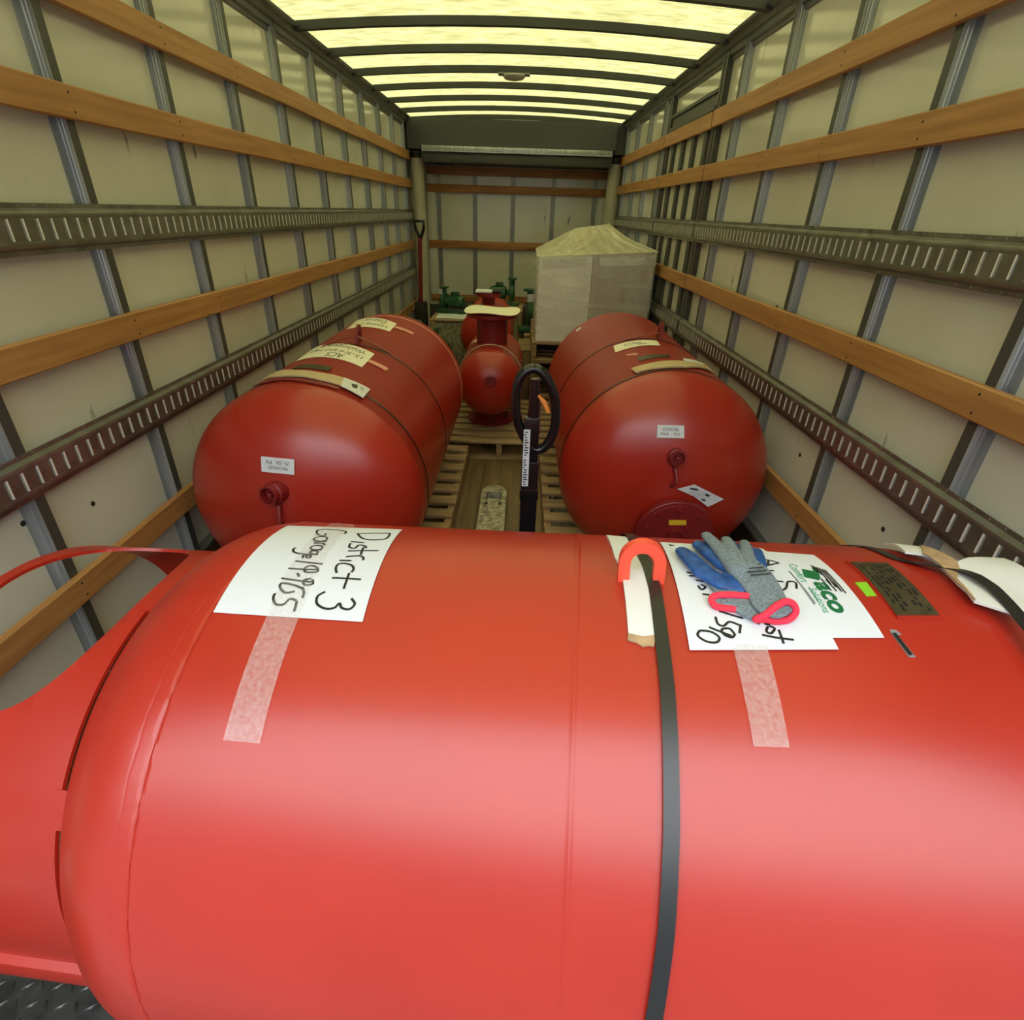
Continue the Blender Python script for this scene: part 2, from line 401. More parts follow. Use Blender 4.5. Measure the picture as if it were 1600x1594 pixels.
STUD = [1.36+.592*i for i in range(-2, 11)]
DOOR = (4.06, 5.29)
def make_wall(side, name):
    base = MB(); wbox(base, side, Y0, Y1+.03, ZF-.04, .93, -.03, 0)
    w = struct(base.build(name, M['wall']))
    for y in STUD:
        if side > 0 and DOOR[0]-.1 < y < DOOR[1]+.1: continue
        prof = [(-.040, 0), (-.040, .002), (-.018, .002), (-.018, .009), (-.0155, .012), (-.018, .015), (-.018, .020), (-.0155, .023), (-.018, .026),
                (-.018, .035), (.018, .035), (.018, .002), (.040, .002), (.040, 0)]
        pst = MB().extrude(prof, lambda a, b: WP(side, y+a, ZF, b), lambda a, b: WP(side, y+a, .86, b)).build('wall_post', M['galv'], w, ang=20)
        fb = MB(); wbox(fb, side, y-.0165, y+.0175, ZF, .86, .0348, .0354); fb.build('post_face_shade', M['post'], pst)  # dark strip paints shade onto the inward face of the galvanised post
    segs = [(Y0, 7.68)] if side < 0 else [(Y0, DOOR[0]-.008), (DOOR[0]+.012, DOOR[1]-.008), (DOOR[1]+.008, 7.66)]
    for (y0, y1) in segs:
        for zc, h in ((.521, .088), (.243, .088), (-.392, .088), (-1.062, .088)):
            if side > 0 and zc < -1: zc = -1.035
            if side < 0 and zc < -1: zc = -1.077
            b = MB(); t = .020; ph = random.uniform(0, 9)
            c = .004
            prof = [(-h/2, .0355), (-h/2, .0355+t-c), (-h/2+c, .0355+t), (h/2-c, .0355+t), (h/2, .0355+t-c), (h/2, .0355)]
            n = max(2, int((y1-y0)/.3))
            ring = []
            for i in range(n+1):
                y = y0+(y1-y0)*i/n; wob = .0018*sin(y*3.1+ph); ring.append([WP(side, y, zc+a+wob, d) for a, d in prof])
            vs = [p for r in ring for p in r]; q = len(prof); fs = []
            for i in range(n):
                for j in range(q): fs.append((i*q+j, i*q+(j+1) % q, (i+1)*q+(j+1) % q, (i+1)*q+j))
            fs += [tuple(range(q)), tuple(n*q+j for j in range(q))]
            b.add(vs, fs); rail = b.build('wooden_rail', M['wood_y'], w)
            nb = MB()
            for y in STUD:
                if y0+.03 < y < y1-.03 and y < 5.2:
                    for dz in (-.022, .020):
                        p = WP(side, y+random.uniform(-.006, .006), zc+dz+random.uniform(-.004, .004), .0550)
                        nb.lathe(p, (-side, 0, 0), [(0, .0042), (.0012, .0036), (.0012, 0)], n=8)
            if nb.v: nb.build('nail', M['dark'], rail)
        for zc in (-.083, -.690):
            b = MB(); lips = MB()
            for sg in (1, -1):
                prof = [(.064*sg, .0355), (.064*sg, .038), (.051*sg, .038), (.044*sg, .0545), (.036*sg, .0565), (.028*sg, .0555), (.028*sg, .0535), (.036*sg, .0540), (.042*sg, .0525), (.049*sg, .0355)]
                b.extrude([(a, d) for a, d in prof], lambda a, d: WP(side, y0, zc+a, d), lambda a, d: WP(side, y1, zc+a, d))
            pt = .0508; y = y0
            while y < y1-.001:
                ye = min(y+pt-.013, y1)
                wbox(b, side, y, ye, zc-.029, zc+.029, .0400, .0552)
                if ye < y1-.02:
                    P_ = [WP(side, ye+a_, zc+z_, d_) for z_ in (-.027, .027) for a_, d_ in ((.0075, .0560), (.0125, .0385), (.0135, .0385), (.0125, .0560))]
                    lips.hexa(P_)
                y += pt
            for sg in (1, -1):
                y = y0+.02
                while y < min(y1, 4.2):
                    b.lathe(WP(side, y, zc+sg*.0575, .038), (-side, 0, 0), [(0, .0034), (.0016, .0026), (.0022, 0)], n=6); y += .0508
            trk = b.build('cargo_track', M['track'], w, ang=25)
            lips.build('slot_lips', M['lip'], trk)
    return w
WL = make_wall(-1, 'wall_left'); WR = make_wall(1, 'wall_right')
# black screw heads in the lower wall panels
for side, w, pts in ((-1, WL, [(145, 787), (36, 818)]), (1, WR, [(1380, 827), (1250, 711), (1214, 480)])):
    b = MB()
    for (u, v) in pts:
        d = ray(u, v); t_ = (-1.395/d.x) if side < 0 else (1.225/(d.x+.013*d.y)); p = d*t_
        b.lathe(p, (-side, 0, 0), [(0, .009), (.002, .008), (.004, .003), (.004, 0)], n=14)
    b.build('screw_head', M['dark'], w)
# side door in the right wall
dm = MB(); wbox(dm, 1, DOOR[0]+.04, DOOR[1]-.04, ZF+.02, .56, 0, .012)
door = struct(dm.build('door_1', M['wall']))
for y in (DOOR[0]+.0, DOOR[1]):
    b = MB(); wbox(b, 1, y-.045, y-.008, ZF, .86, 0, .034); wbox(b, 1, y+.010, y+.045, ZF, .86, 0, .034); wbox(b, 1, y-.008, y+.010, ZF, .86, 0, .010)
    b.build('door_post', M['post'], door)
b = MB(); wbox(b, 1, DOOR[0]+.045, DOOR[1]-.045, .575, .600, 0, .040); wbox(b, 1, DOOR[0]+.045, DOOR[1]-.045, .600, .665, 0, .022); wbox(b, 1, DOOR[0]+.045, DOOR[1]-.045, .665, .685, 0, .034)
b.build('door_header', M['post'], door)
for y in (4.22, 4.50, 4.78, 5.06):
    b = MB(); wbox(b, 1, y-.032, y+.032, ZF, .57, .012, .0345); b.build('door_rib', M['post'], door)
# scuff boards
for side in (-1, 1):
    b = MB(); wbox(b, side, Y0, Y1, ZF, -1.345, 0, .03)
    o = struct(b.build('baseboard_left' if side < 0 else 'baseboard_right', M['ply']))
    b = MB(); wbox(b, side, Y0, Y1, -1.35, -1.335, 0, .042); b.build('metal_strip', M['alu'], o)
# top corner rails
for i, side in enumerate((-1, 1)):
    b = MB(); prof = [(.795, 0), (.795, .010), (.812, .014), (.815, .028), (.840, .034), (.843, .050), (.868, .060), (.872, .085), (.884, .090), (.93, .03), (.93, 0)]
    b.extrude(prof, lambda a, d: WP(side, Y0, a, d), lambda a, d: WP(side, Y1, a, d))
    b.build('trim_%d' % (i+2), M['alu'], ang=15); struct(bpy.data.objects['trim_%d' % (i+2)])
# roof and its bows
def rz(x): t = (x+.11)/1.26; return .948-.052*t*t
b = MB(); n_ = 24; vs = []; fs = []
for i in range(n_+1):
    x = -1.40+2.66*i/n_
    vs += [Vector((x, Y0, rz(x))), Vector((x, Y1+.03, rz(x))), Vector((x, Y1+.03, rz(x)+.004)), Vector((x, Y0, rz(x)+.004))]
    if i: 
        for j in range(4): fs.append((4*i-4+j, 4*i-4+(j+1) % 4, 4*i+(j+1) % 4, 4*i+j))
fs += [(0, 1, 2, 3), tuple(4*n_+j for j in range(4))]
ceil = struct(b.add(vs, fs).build('ceiling', M['roof'], ang=60))
for y in [3.99+.59*i for i in range(-7, 7)]:
    if y < Y0: continue
    b = MB(); vs = []; fs = []
    for i in range(n_+1):
        x = -1.335+(xr(y)+1.31)*i/n_; z = rz(x)
        vs += [Vector((x, y-.021, z-.042)), Vector((x, y+.021, z-.042)), Vector((x, y+.021, z-.001)), Vector((x, y-.021, z-.001))]
        if i:
            for j in range(4): fs.append((4*i-4+j, 4*i-4+(j+1) % 4, 4*i+(j+1) % 4, 4*i+j))
    fs += [(0, 1, 2, 3), tuple(4*n_+j for j in range(4))]
    b.add(vs, fs); b.build('roof_bow', M['bow'], ceil, ang=40)
# back wall
wb = struct(MB().box((-1.43, Y1, ZF-.04), (1.15, Y1+.03, .93)).build('wall_back', M['wall']))
for x in (-1.064, -.618, -.149, .343, .849):
    prof = [(-.035, 0), (-.035, .003), (-.016, .003), (-.016, .028), (-.004, .028), (-.002, .024), (.002, .024), (.004, .028), (.016, .028), (.016, .003), (.035, .003), (.035, 0)]
    MB().extrude(prof, lambda a, d: Vector((x+a*.8, Y1-d, ZF)), lambda a, d: Vector((x+a*.8, Y1-d, .45))).build('wall_post', M['alu'], wb, ang=20)
for z in (.400, .218, -.393, -1.035):
    MB().box((-1.20, Y1-.048, z-.043), (.98, Y1-.0285, z+.043), .003).build('wooden_rail', M['wood_x'], wb)
MB().box((-1.25, Y1-.06, -1.61), (1.05, Y1-.0285, -1.12)).build('scuff_panel', M['post'], wb)
for sx_ in (-1, 1):
    X = -1.155 if sx_ < 0 else .955
    b = MB().box((X-.045, Y1-.03, ZF), (X+.045, Y1-.001, .45))
    for i in range(14): b.lathe((X, Y1-.03, -1.0+i*.1), (0, -1, 0), [(0, .009), (.003, .006), (.003, 0)], n=8)
    b.build('riveted_plate', M['wall'], wb)
# header box and beams across the front end
hd = MB().box((-1.20, 7.28, .62), (.99, Y1-.001, .87))
tr4 = struct(hd.build('trim_4', M['post']))
b = MB(); b.box((-1.17, 7.22, .565), (.95, 7.28, .612), .004); b.box((-1.17, 7.20, .555), (.95, 7.23, .565))
for i in range(6): b.lathe((-.85+i*.27, 7.22, .585), (0, -1, 0), [(0, .012), (.006, .010), (.006, 0)], n=8)
tr5 = struct(b.build('trim_5', M['galv']))
tr6 = struct(MB().box((-1.18, 7.24, .455), (.96, Y1-.05, .553), .006).build('trim_6', M['post']))
for i, X in enumerate((-1.265, 1.025)):
    b = MB().lathe((X, 7.46, ZF), (0, 0, 1), [(0, .075), (2.11, .075)], n=24)
    o = struct(b.build('trim_%d' % (7+i), M['white_pipe']))
    MB().lathe((X, 7.46, .50), (0, 0, 1), [(0, .079), (.055, .079)], n=24).build('pipe_clamp', M['dark'], o)
    MB().box((X-.085, 7.34, .585), (X+.085, 7.66, .87)).build('corner_cover', M['post'], o)

# ceiling lamp on a bow
lp = thing('ceiling_lamp', (-.12, 5.17, .905), 'small round-bottomed lamp fixed under a roof bow, halfway along the translucent roof', 'lamp')
MB().box((-.235, 5.13, .893), (.005, 5.21, .903), .003).build('bracket', M['alu'], lp)
MB().lathe((-.115, 5.17, .893), (0, 0, -1), [(0, .085), (.008, .085), (.022, .070), (.030, .035), (.032, 0)], n=28).build('lens', M['lamp_w'], lp)

# ------------------------------------------------------------------ pallets
def pallet(x0, y0, w, L, z1, label, h=.143, nb=8):
    p = thing('wooden_pallet', (x0+w/2, y0+L/2, z1-h), label, 'pallet')
    nd = nb; bw = .088; gap = (L-nd*bw)/(nd-1)
    for i in range(nd):
        y = y0+i*(bw+gap); j = random.uniform(-.004, .004)
        MB().box((x0+j, y, z1-.018), (x0+w+j, y+bw, z1), .002).build('deck_board', M['pallet'], p)
    for i in range(3):
        x = x0+i*(w-.04)/2
        MB().box((x, y0+.002, z1-h+.018), (x+.04, y0+L-.002, z1-.0185), .002).build('stringer', M['pallet_s'], p)
    for i in range(4):
        y = y0+i*(L-bw)/3
        MB().box((x0, y, z1-h), (x0+w, y+bw, z1-h+.0175), .002).build('bottom_board', M['pallet'], p)
    return p
ZP = -1.467
pallet(-1.330, 1.80, .990, 1.80, ZP, 'worn wooden pallet under the large red tank on the left', nb=12)
pallet(.162, 1.80, .935, 1.80, ZP, 'worn wooden pallet under the large red tank on the right', nb=12)
pallet(-.720, 3.69, 1.18, 1.02, ZP, 'wooden pallet under the small red tank in the middle', nb=8)
pallet(-.62, 5.00, .58, 1.0, ZP, 'wooden pallet under the rearmost small red tank', nb=8)
pallet(-.50, .40, 1.15, .66, ZP-.032, 'wooden pallet directly beneath the large red tank lying across the front', nb=6, h=.110)
for i in range(4):
    pallet(.10, 4.76, .96, 1.16, ZF+.1585*(i+1), ['lowest pallet', 'second pallet from the bottom', 'third pallet from the bottom', 'top pallet'][i]+' in the stack under the film-wrapped cartons', h=.158)

# ------------------------------------------------------------------ tanks
def head_prof(s, R, h, sg, n=14):
    return [(s+sg*h*sin(pi/2*i/n), R*cos(pi/2*i/n)) for i in range(1, n+1)]
def tank_shell(c, ax, R, s0, s1, h0, h1, beads=(), n=112):
    prof = list(reversed(head_prof(s0, R, h0, -1, 18)))+[(s0, R)]
    for b_ in sorted(beads):
        w_, a = .007, .0022
        prof += [(b_-w_*1.2, R), (b_-w_*.8, R+a*.7), (b_, R+a), (b_+w_*.8, R+a*.7), (b_+w_*1.2, R)]
    prof += [(s1, R)]+head_prof(s1, R, h1, 1, 18)
    return MB().lathe(c, ax, prof, n)
# --- the large tank lying across the foreground
NA = (0.99445967, -0.09495961, 0.04508471); NC = (0, .7412445, -.99886805); NR = .475
near = Cyl(NC, NA, NR); NA = near.ax
T1 = thing('expansion_tank', (near.p(0, NR*pi)), 'huge bright red steel tank lying crosswise in the foreground, nearest the camera', 'tank')
sh = MB(); NH = .27; sl, sr = -.449, .700
prof = list(reversed(head_prof(sl-.016, NR-.002, NH, -1, 20)))
prof += [(sl-.016, NR-.0020), (sl-.012, NR-.002), (sl-.0112, NR-.0022), (sl-.0100, NR+.0004), (sl-.004, NR+.0010), (sl+.001, NR+.0006), (sl+.007, NR+.0011), (sl+.0125, NR+.0003), (sl+.0137, NR-.0016), (sl+.0150, NR), (sl+.019, NR), (.12, NR), (.125, NR), (.1262, NR+.0009), (.130, NR+.0009), (.1312, NR), (.136, NR), (sr-.03, NR), (sr, NR)]+head_prof(sr, NR, NH, 1, 20)
nl = 240
sh.lathe(NC, NA, prof, nl)
for v in sh.v:      # ripple of the hand laid weld bead
    q = v-near.c; a = q.dot(near.ax)
    if abs(a-sl) < .0145:
        r = q-near.ax*a; t = atan2(r.dot(near.w), r.dot(near.up)); v += r.normalized()*(.0003*sin(t*97)+.0002*sin(t*41+1)); v += near.ax*((.0008*sin(t*43)+.0008*sin(t*117+a*300))*min(1, (.0150-abs(a-sl))/.002))
sh.build('shell', M['red'], T1, ang=50)
# support skirt with its oval opening, open at the left end
skR = .400; skt = .007
sk = Cyl(NC, NA, skR)
b = MB(); NS, NT = 60, 180; s_a, s_b = -.618, -.970
def hole(s, t): return ((s+.795)/.150)**2+((t+.04)/.60)**2
grid = {}
idx = {}
vs = []; fs = []
def gp(i, j):
    s = s_a+(s_b-s_a)*i/NS; t = -pi+2*pi*j/NT
    h_ = hole(s, t)
    return s, t, h_
def key(i, j):
    j %= NT
    if (i, j) in idx: return idx[(i, j)]
    s, t, h_ = gp(i, j)
    if .78 < h_ < 1.28:       # snap to the rim
        k_ = 1/sqrt(h_); s = -.795+(s+.795)*k_; t = -.04+(t+.04)*k_
    if h_ < .78 : pass
    idx[(i, j)] = len(vs); vs.append((s, t*skR)); return idx[(i, j)]
for i in range(NS):
    for j in range(NT):
        c4 = [(i, j), (i+1, j), (i+1, j+1), (i, j+1)]
        hs = [gp(a, bb % NT)[2] for a, bb in c4]
        if min(hs) < .78: continue
        if i < 1:
            t = -pi+2*pi*(j+.5)/NT
        fs.append(tuple(key(a, bb) for a, bb in c4))
n0 = len(vs)
top = [sk.p(a, t, 0) for a, t in vs]; bot = [sk.p(a, t, -skt) for a, t in vs]
FF = list(fs)+[tuple(k+n0 for k in reversed(f)) for f in fs]
ed = {}
for f in fs:
    for q in range(4):
        e = (f[q], f[(q+1) % 4]); ed[e] = ed.get(e, 0)+1
for (a, bb) in ed:
    if (bb, a) not in ed: FF.append((a, a+n0, bb+n0, bb))
b.add(top+bot, FF)
skirt = b.build('skirt', M['red'], T1, ang=40)
for td, tl in ((-58, 8), (-9, 34), (-150, 10), (110, 10)):     # weld tabs bridging the slit to the head
    b = MB()
    t0, t1 = radians(td), radians(td+tl)
    prof_t = []
    K = max(2, int(tl/2)); vs_ = []; fs_ = []
    for i in range(K+1):
        tt = (t0+(t1-t0)*i/K)*skR
        vs_ += [sk.p(-.600, tt, -.008), sk.p(-.626, tt, -.008), sk.p(-.626, tt, .0018), sk.p(-.590, tt, .0018)]
        if i: fs_ += [(4*i-4+j, 4*i-4+(j+1) % 4, 4*i+(j+1) % 4, 4*i+j) for j in range(4)]
    b.add(vs_, fs_+[(0, 1, 2, 3), tuple(4*K+j for j in range(4))])
    b.build('weld_tab', M['red'], T1)
b = MB(); ring = []
vs_ = []; fs_ = []; K = 8
for i, s_ in enumerate((-.622, -.968)):
    for a_, d_ in ((-100, .000), (-101, .012), (-104, .020), (-112, .024), (-124, .022), (-126, .000)): vs_.append(sk.p(s_, skR*radians(a_), d_))
fs_ = [(j, (j+1) % 6, 6+(j+1) % 6, 6+j) for j in range(6)]+[tuple(range(6)), tuple(range(6, 12))]
b.add(vs_, fs_)
b.build('skirt_rib', M['red'], T1)
# horseshoe lifting lug
fa, fb = Vector(near.hit(969, 908)), Vector(near.hit(1032, 905)); ctr = (fa+fb)/2
hw = abs(fb.x-fa.x)/2-.004
O = near.p(ctr.x, ctr.y, 0); en = near.n(ctr.y); es = near.ax; et = es.cross(en).normalized()
def arch(r, z0, thick):
    pts = [(-r*1.0, z0)]
    for i in range(0, 25):
        a = pi-pi*i/24; pts.append((r*cos(a), .034+r*sin(a)*1.0))
    pts.append((r*1.0, z0)); return pts
b = MB(); wv = .016; ro = hw+wv/2; ri = hw-wv/2-.002
A_ = arch(ro, -.004, 0); B_ = arch(ri, -.004, 0); k = len(A_)
vs = []
tilt = -.10
for off in (-.008, .008):
    for P in (A_, B_):
        vs += [O+es*a+en*(z*1.0)+et*(off+z*tilt) for a, z in P]
fs = []
for i in range(k-1):
    fs += [(i, i+1, k+i+1, k+i), (2*k+i, 3*k+i, 3*k+i+1, 2*k+i+1), (i, 2*k+i, 2*k+i+1, i+1), (k+i, k+i+1, 3*k+i+1, 3*k+i)]
fs += [(0, k, 3*k, 2*k), (k-1, 3*k-1, 4*k-1, 2*k-1)]
b.add(vs, fs)
lug = b.build('lifting_lug', M['horseshoe'], T1, ang=40); lug['label'] = 'bright orange-red horseshoe lifting lug'
b = MB()
for sg in (-1, 1):
    for i in range(5):
        b.tube([O+es*(sg*hw-.008)+et*(-.010+.001*i)+en*(.002+.002*(i % 2)), O+es*(sg*hw+.008)+et*(-.011)+en*(.003)], .0035, n=6)
b.build('weld_bead', M['horseshoe'], lug)

# nameplate, frame, stickers, second lug pixel outlines from the close-up
def c8(x, y): return (1300+x*.1875, 840+y*.1875)
def quad(surf, P, g=0):
    return [surf.hit(*p) for p in P]
fr = MB(); patch(fr, near, [c8(110, 205), c8(480, 212), c8(915, 690), c8(545, 685)], 0, .003)
fr = fr.build('plate_bracket', M['red'], T1)
pb = MB(); patch(pb, near, [c8(150, 222), c8(455, 228), c8(885, 660), c8(530, 662)], .003, .0015)
plate = pb.build('nameplate', M['brass'], T1); plate['label'] = 'dull bronze data plate with engraved rows'
b = MB(); q = [Vector(near.hit(*c8(*p))) for p in ((150, 222), (455, 228), (885, 660), (530, 662))]
def bil(u, v): return q[0].lerp(q[1], u).lerp(q[3].lerp(q[2], u), v)
for i in range(7):
    uu = .14+.12*i; v = .08
    while v < .92:
        L = random.uniform(.03, .13)
        if random.random() < .72: stroke(b, near, [bil(uu, v), bil(uu+random.uniform(-.01, .01), min(v+L, .95))], .0052 if i in (2, 4) else .0038, .0049, dom=True)
        v += L+.04
b.build('engraving', M['ink'], plate)
patch(MB(), near, [c8(190, 378), c8(285, 375), c8(370, 488), c8(288, 492)], 0, .0012, ) .build('green_sticker', M['lime'], T1)['label'] = 'small lime green sticker'
gs = patch(MB(), near, [c8(480, 768), c8(530, 772), c8(580, 812), c8(545, 815), c8(697, 1000), c8(640, 1000), c8(490, 800)], 0, .001).build('grey_sticker', M['grey_st'], T1)
b = MB(); stroke(b, near, [c8(510, 800), c8(655, 985)], .006, .0018);
for i in range(7): stroke(b, near, [c8(548+11*i, 862+15*i), c8(556+11*i, 858+15*i)], .003, .0019)
b.build('sticker_print', M['ink'], gs)
# tape strips and weld seam marks
# --- papers on the near tank
def c6(x, y): return (320+x*.2385, 800+y*.2385)
def c7(x, y): return (940+x*.2875, 820+y*.2875)
p1 = patch(MB(), near, [(450, 823), (629, 829), (567, 973), (334, 958)], .0016, .0006).build('paper_sign', M['paper'])
tag(p1, 'white paper with District 3 and 19-955 handwritten, taped on the left of the foreground tank', 'paper')
b = MB()
for L in [[(1000,150),(1110,148),(1215,148)], [(1215,148),(1190,182),(1110,192),(1035,182),(1000,150)], [(958,203),(1045,210)],
          [(955,214),(948,240),(985,246),(1010,226),(1050,232),(1058,246)], [(940,264),(1040,262),(1140,262)], [(1040,240),(1022,290)],
          [(925,302),(1010,296),(1040,308),(1036,326)], [(884,326),(962,328)], [(962,404),(976,384),(966,360),(920,346),(878,350),(860,376),(866,408)],
          [(835,440),(930,444),(1025,450)], [(948,408),(930,460),(912,512)],
          [(792,530),(742,560),(738,608),(790,640),(850,636),(885,606),(900,636),(950,644),(985,610),(962,574)],
          [(916,152),(926,138),(880,128),(800,122),(745,126),(734,142),(748,160),(790,164)], [(790,164),(794,148)],
          [(800,174),(760,170),(722,180),(718,194),(760,200),(798,192),(800,174)], [(800,202),(716,207)], [(714,214),(790,214)], [(770,214),(792,228)],
          [(770,232),(732,228),(698,238),(700,252),(735,256),(768,248),(770,232)], [(768,258),(694,262)],
          [(742,266),(712,264),(690,272),(702,282),(734,284),(742,266)], [(744,288),(650,284),(592,274),(580,256),(596,242)],
          [(668,292),(670,308),(690,308),(694,296),(670,288),(648,294),(644,312)], [(595,330),(685,340),(775,350)],
          [(738,372),(738,400),(664,402),(660,374),(700,360),(738,372)], [(738,386),(640,384),(550,378)], [(610,408),(620,432)],
          [(706,450),(708,480),(656,484),(650,456),(700,444)], [(700,468),(600,456),(505,442)],
          [(642,502),(652,536),(642,572)], [(648,512),(590,488),(510,474),(496,502),(530,536),(592,528)],
          [(606,590),(598,626),(588,660)], [(604,588),(560,578),(520,612),(470,612),(452,572),(464,540)]]:
    stroke(b, near, [c6(*p) for p in L], .0042, .0028)
b.build('handwriting', M['ink'], p1)
patch(MB(), near, [c6(850, 80), c6(990, 95), c6(615, 712), c6(368, 1518), c6(128, 1496), c6(405, 705)], .0026, .0003).build('packing_tape', M['tape'], p1)['label'] = 'strip of clear packing tape'

p3 = patch(MB(), near, [(1150, 860), (1271, 869), (1381, 998), (1262, 998)], .0016, .0006).build('paper_sign', M['paper'])
tag(p3, 'white paper with a printed green and black logo, partly under another sheet', 'paper')
b = MB()
patch(b, near, [c7(1085, 247), c7(1163, 262), c7(1185, 310), c7(1100, 292)], .0024, .0003)
patch(b, near, [c7(1140, 240), c7(1170, 245), c7(1190, 300), c7(1165, 295)], .0024, .0003)
text_on(b, lambda p: near.p(p.x, p.y, .0030), 'aco', near.hit(*c7(1142, 318)), near.hit(*c7(1248, 488)), near.hit(*c7(1215, 318)), .035, .15)
b.build('logo', M['print_green'], p3)
b = MB()
for i in range(6):
    stroke(b, near, [c7(1135+15*i, 228+5*i), c7(1190+27*i, 300+16*i) if i > 1 else c7(1175+20*i, 268+12*i)], .0022, .0030)
for i in range(3): stroke(b, near, [c7(1190+26*i, 300+6*i), c7(1245+30*i, 366+3*i)], .0024, .0030)
stroke(b, near, [c7(1125, 345), c7(1175, 425)], .001, .0030); 
for i in range(2): stroke(b, near, [c7(1015-2*i, 258+6*i), c7(1160-6*i, 436+6*i)], .0012, .0030)
b.build('logo_lines', M['ink'], p3)
b = MB()
text_on(b, lambda p: near.p(p.x, p.y, .0030), 'Comfort', near.hit(*c7(1012, 225)), near.hit(*c7(1085, 322)), near.hit(*c7(1052, 222)), 0., .2)
text_on(b, lambda p: near.p(p.x, p.y, .0030), 'Solutions', near.hit(*c7(1118, 352)), near.hit(*c7(1205, 486)), near.hit(*c7(1158, 350)), 0., .2)
b.build('slogan', M['print_green_light'], p3)

p2 = patch(MB(), near, [(1031, 850), (1190, 860), (1309, 1017), (1077, 1018)], .0032, .0006).build('paper_sign', M['paper'])
tag(p2, 'white paper handwritten ACS and 1590, lying under the pair of work gloves', 'paper')
b = MB()
for L in [[(862,198),(912,206),(962,220)], [(962,220),(915,230),(868,242)], [(905,206),(902,236)], [(935,262),(896,264),(885,288),(912,306)], [(905,312),(985,322)],
          [(1056,360),(1050,326),(1010,322),(1000,354),(972,368),(938,348),(922,326)],
          [(460,270),(494,276)], [(474,290),(506,290)], [(510,314),(552,320)], [(522,342),(540,364),(562,350),(536,336)], [(545,388),(584,392)], [(370,118),(376,126),(392,122)],
          [(635,480),(700,500),(766,520)], [(752,552),(746,600)], [(746,556),(692,538),(660,560),(628,548),(616,510)],
          [(722,600),(706,622),(664,608),(650,580),(690,574),(716,600)], [(704,614),(640,590),(580,566)],
          [(530,585),(520,612),(568,644),(622,648),(636,622),(592,592),(530,585)],
          [(850,540),(846,552)], [(880,528),(912,534),(904,552),(880,548)], [(905,560),(936,574),(916,600),(892,590),(900,562)], [(868,608),(950,624),(1040,635)], [(958,580),(972,618),(985,656)]]:
    stroke(b, near, [c7(*p) for p in L], .0036, .0044)
b.build('handwriting', M['ink'], p2)
patch(MB(), near, [(1143, 1010), (1196, 1010), (1232, 1169), (1176, 1167)], .0042, .0003).build('packing_tape', M['tape'], p2)['label'] = 'strip of clear packing tape'

# white card strip under the strap and the strap itself
def cA(x, y): return (940+x*.12547, 820+y*.12547)
cd = patch(MB(), near, [cA(60,155), cA(300,180), cA(420,330), cA(500,480), cA(560,700), cA(668,1390), cA(520,1410), cA(330,1370), cA(300,1000), cA(240,560), cA(160,420)], .0006, .004)
cd = cd.build('cardboard_pad', M['card_white']); tag(cd, 'long white cardboard strip under the black strap, through the horseshoe lug', 'cardboard')
patch(MB(), near, [cA(328,1368), cA(520,1408), cA(668,1388), cA(664,1440), cA(650,1530), cA(590,1520), cA(510,1532), cA(430,1480), cA(380,1470), cA(320,1450)], .0006, .0035).build('torn_edge', M['kraft'], cd)
def band(surf, spts, w, dr, t=.0012, full=True, n=150):
    """strap all round the tank; spts: (theta, s) samples"""
    spts = sorted(spts)
    def sv(th):
        if th <= spts[0][0]: return spts[0][1]
        if th >= spts[-1][0]: return spts[-1][1]
        for (a, b_), (c, d_) in zip(spts, spts[1:]):
            if a <= th <= c: return b_+(d_-b_)*(th-a)/(c-a)
    R = surf.R; vs = []; fs = []
    for i in range(n):
        th = (-pi+2*pi*i/n)*R; s_ = sv(th); dd = dr(th) if callable(dr) else dr
        sl_ = (sv(th+.01)-sv(th-.01))/.02; ww = w/2*sqrt(1+sl_*sl_)
        vs += [surf.p(s_-ww, th, dd), surf.p(s_+ww, th, dd), surf.p(s_+ww, th, dd+t), surf.p(s_-ww, th, dd+t)]
        for j in range(4): fs.append((4*i+j, 4*i+(j+1) % 4, (4*(i+1)+(j+1) % 4) % (4*n), (4*(i+1)+j) % (4*n)))
    return MB().add(vs, fs)
pts = [near.hit(*p) for p in [(990,850),(1001,868),(1012,888),(1023,925),(1033,1000),(1042,1080),(1047,1180),(1048,1300),(1040,1450),(1020,1590)]]
tc_ = ctr.y
st1 = band(near, [(b_, a) for a, b_ in pts], .0195, lambda th: .0050, n=260).build('packing_strap', M['strap'])
tag(st1, 'black steel strap round the middle of the foreground tank, passing through the horseshoe lug', 'strap')
# right hand card and strap
cp = [c8(430,95), c8(600,105), c8(720,120), c8(800,165), c8(1020,270), c8(1110,245), c8(1420,225), c8(1600,350), c8(1700,420), c8(1760,740), c8(1575,735), c8(1150,602), c8(1100,520), c8(1030,440), c8(980,370), c8(900,290), c8(800,222), c8(740,205), c8(600,185), c8(550,150)]
def lift(a, th): return .002+.007*(.5+.5*sin(th*34+a*22))
cd2 = patch(MB(), near, cp, .004, .004, lift=lift, step=.014).build('cardboard_pad', M['card_white'])
tag(cd2, 'crumpled torn white cardboard under the strap at the right end of the foreground tank', 'cardboard')
b = MB()
tp = [c8(720,140), c8(800,168), c8(900,215), c8(1020,272), c8(1045,330), c8(1020,400), c8(1090,500), c8(1150,600), c8(1095,540), c8(1035,465), c8(980,395), c8(900,300), c8(800,232), c8(740,210)]
patch(b, near, tp, .0085, .0022, lift=lift, step=.010); b.build('torn_edge', M['kraft'], cd2)
gs2 = Cyl(NC, NA, NR+.018)
pts = [gs2.hit(*p) for p in [(1400,858), (1446,872), (1506,890), (1549,917), (1600,973)]]
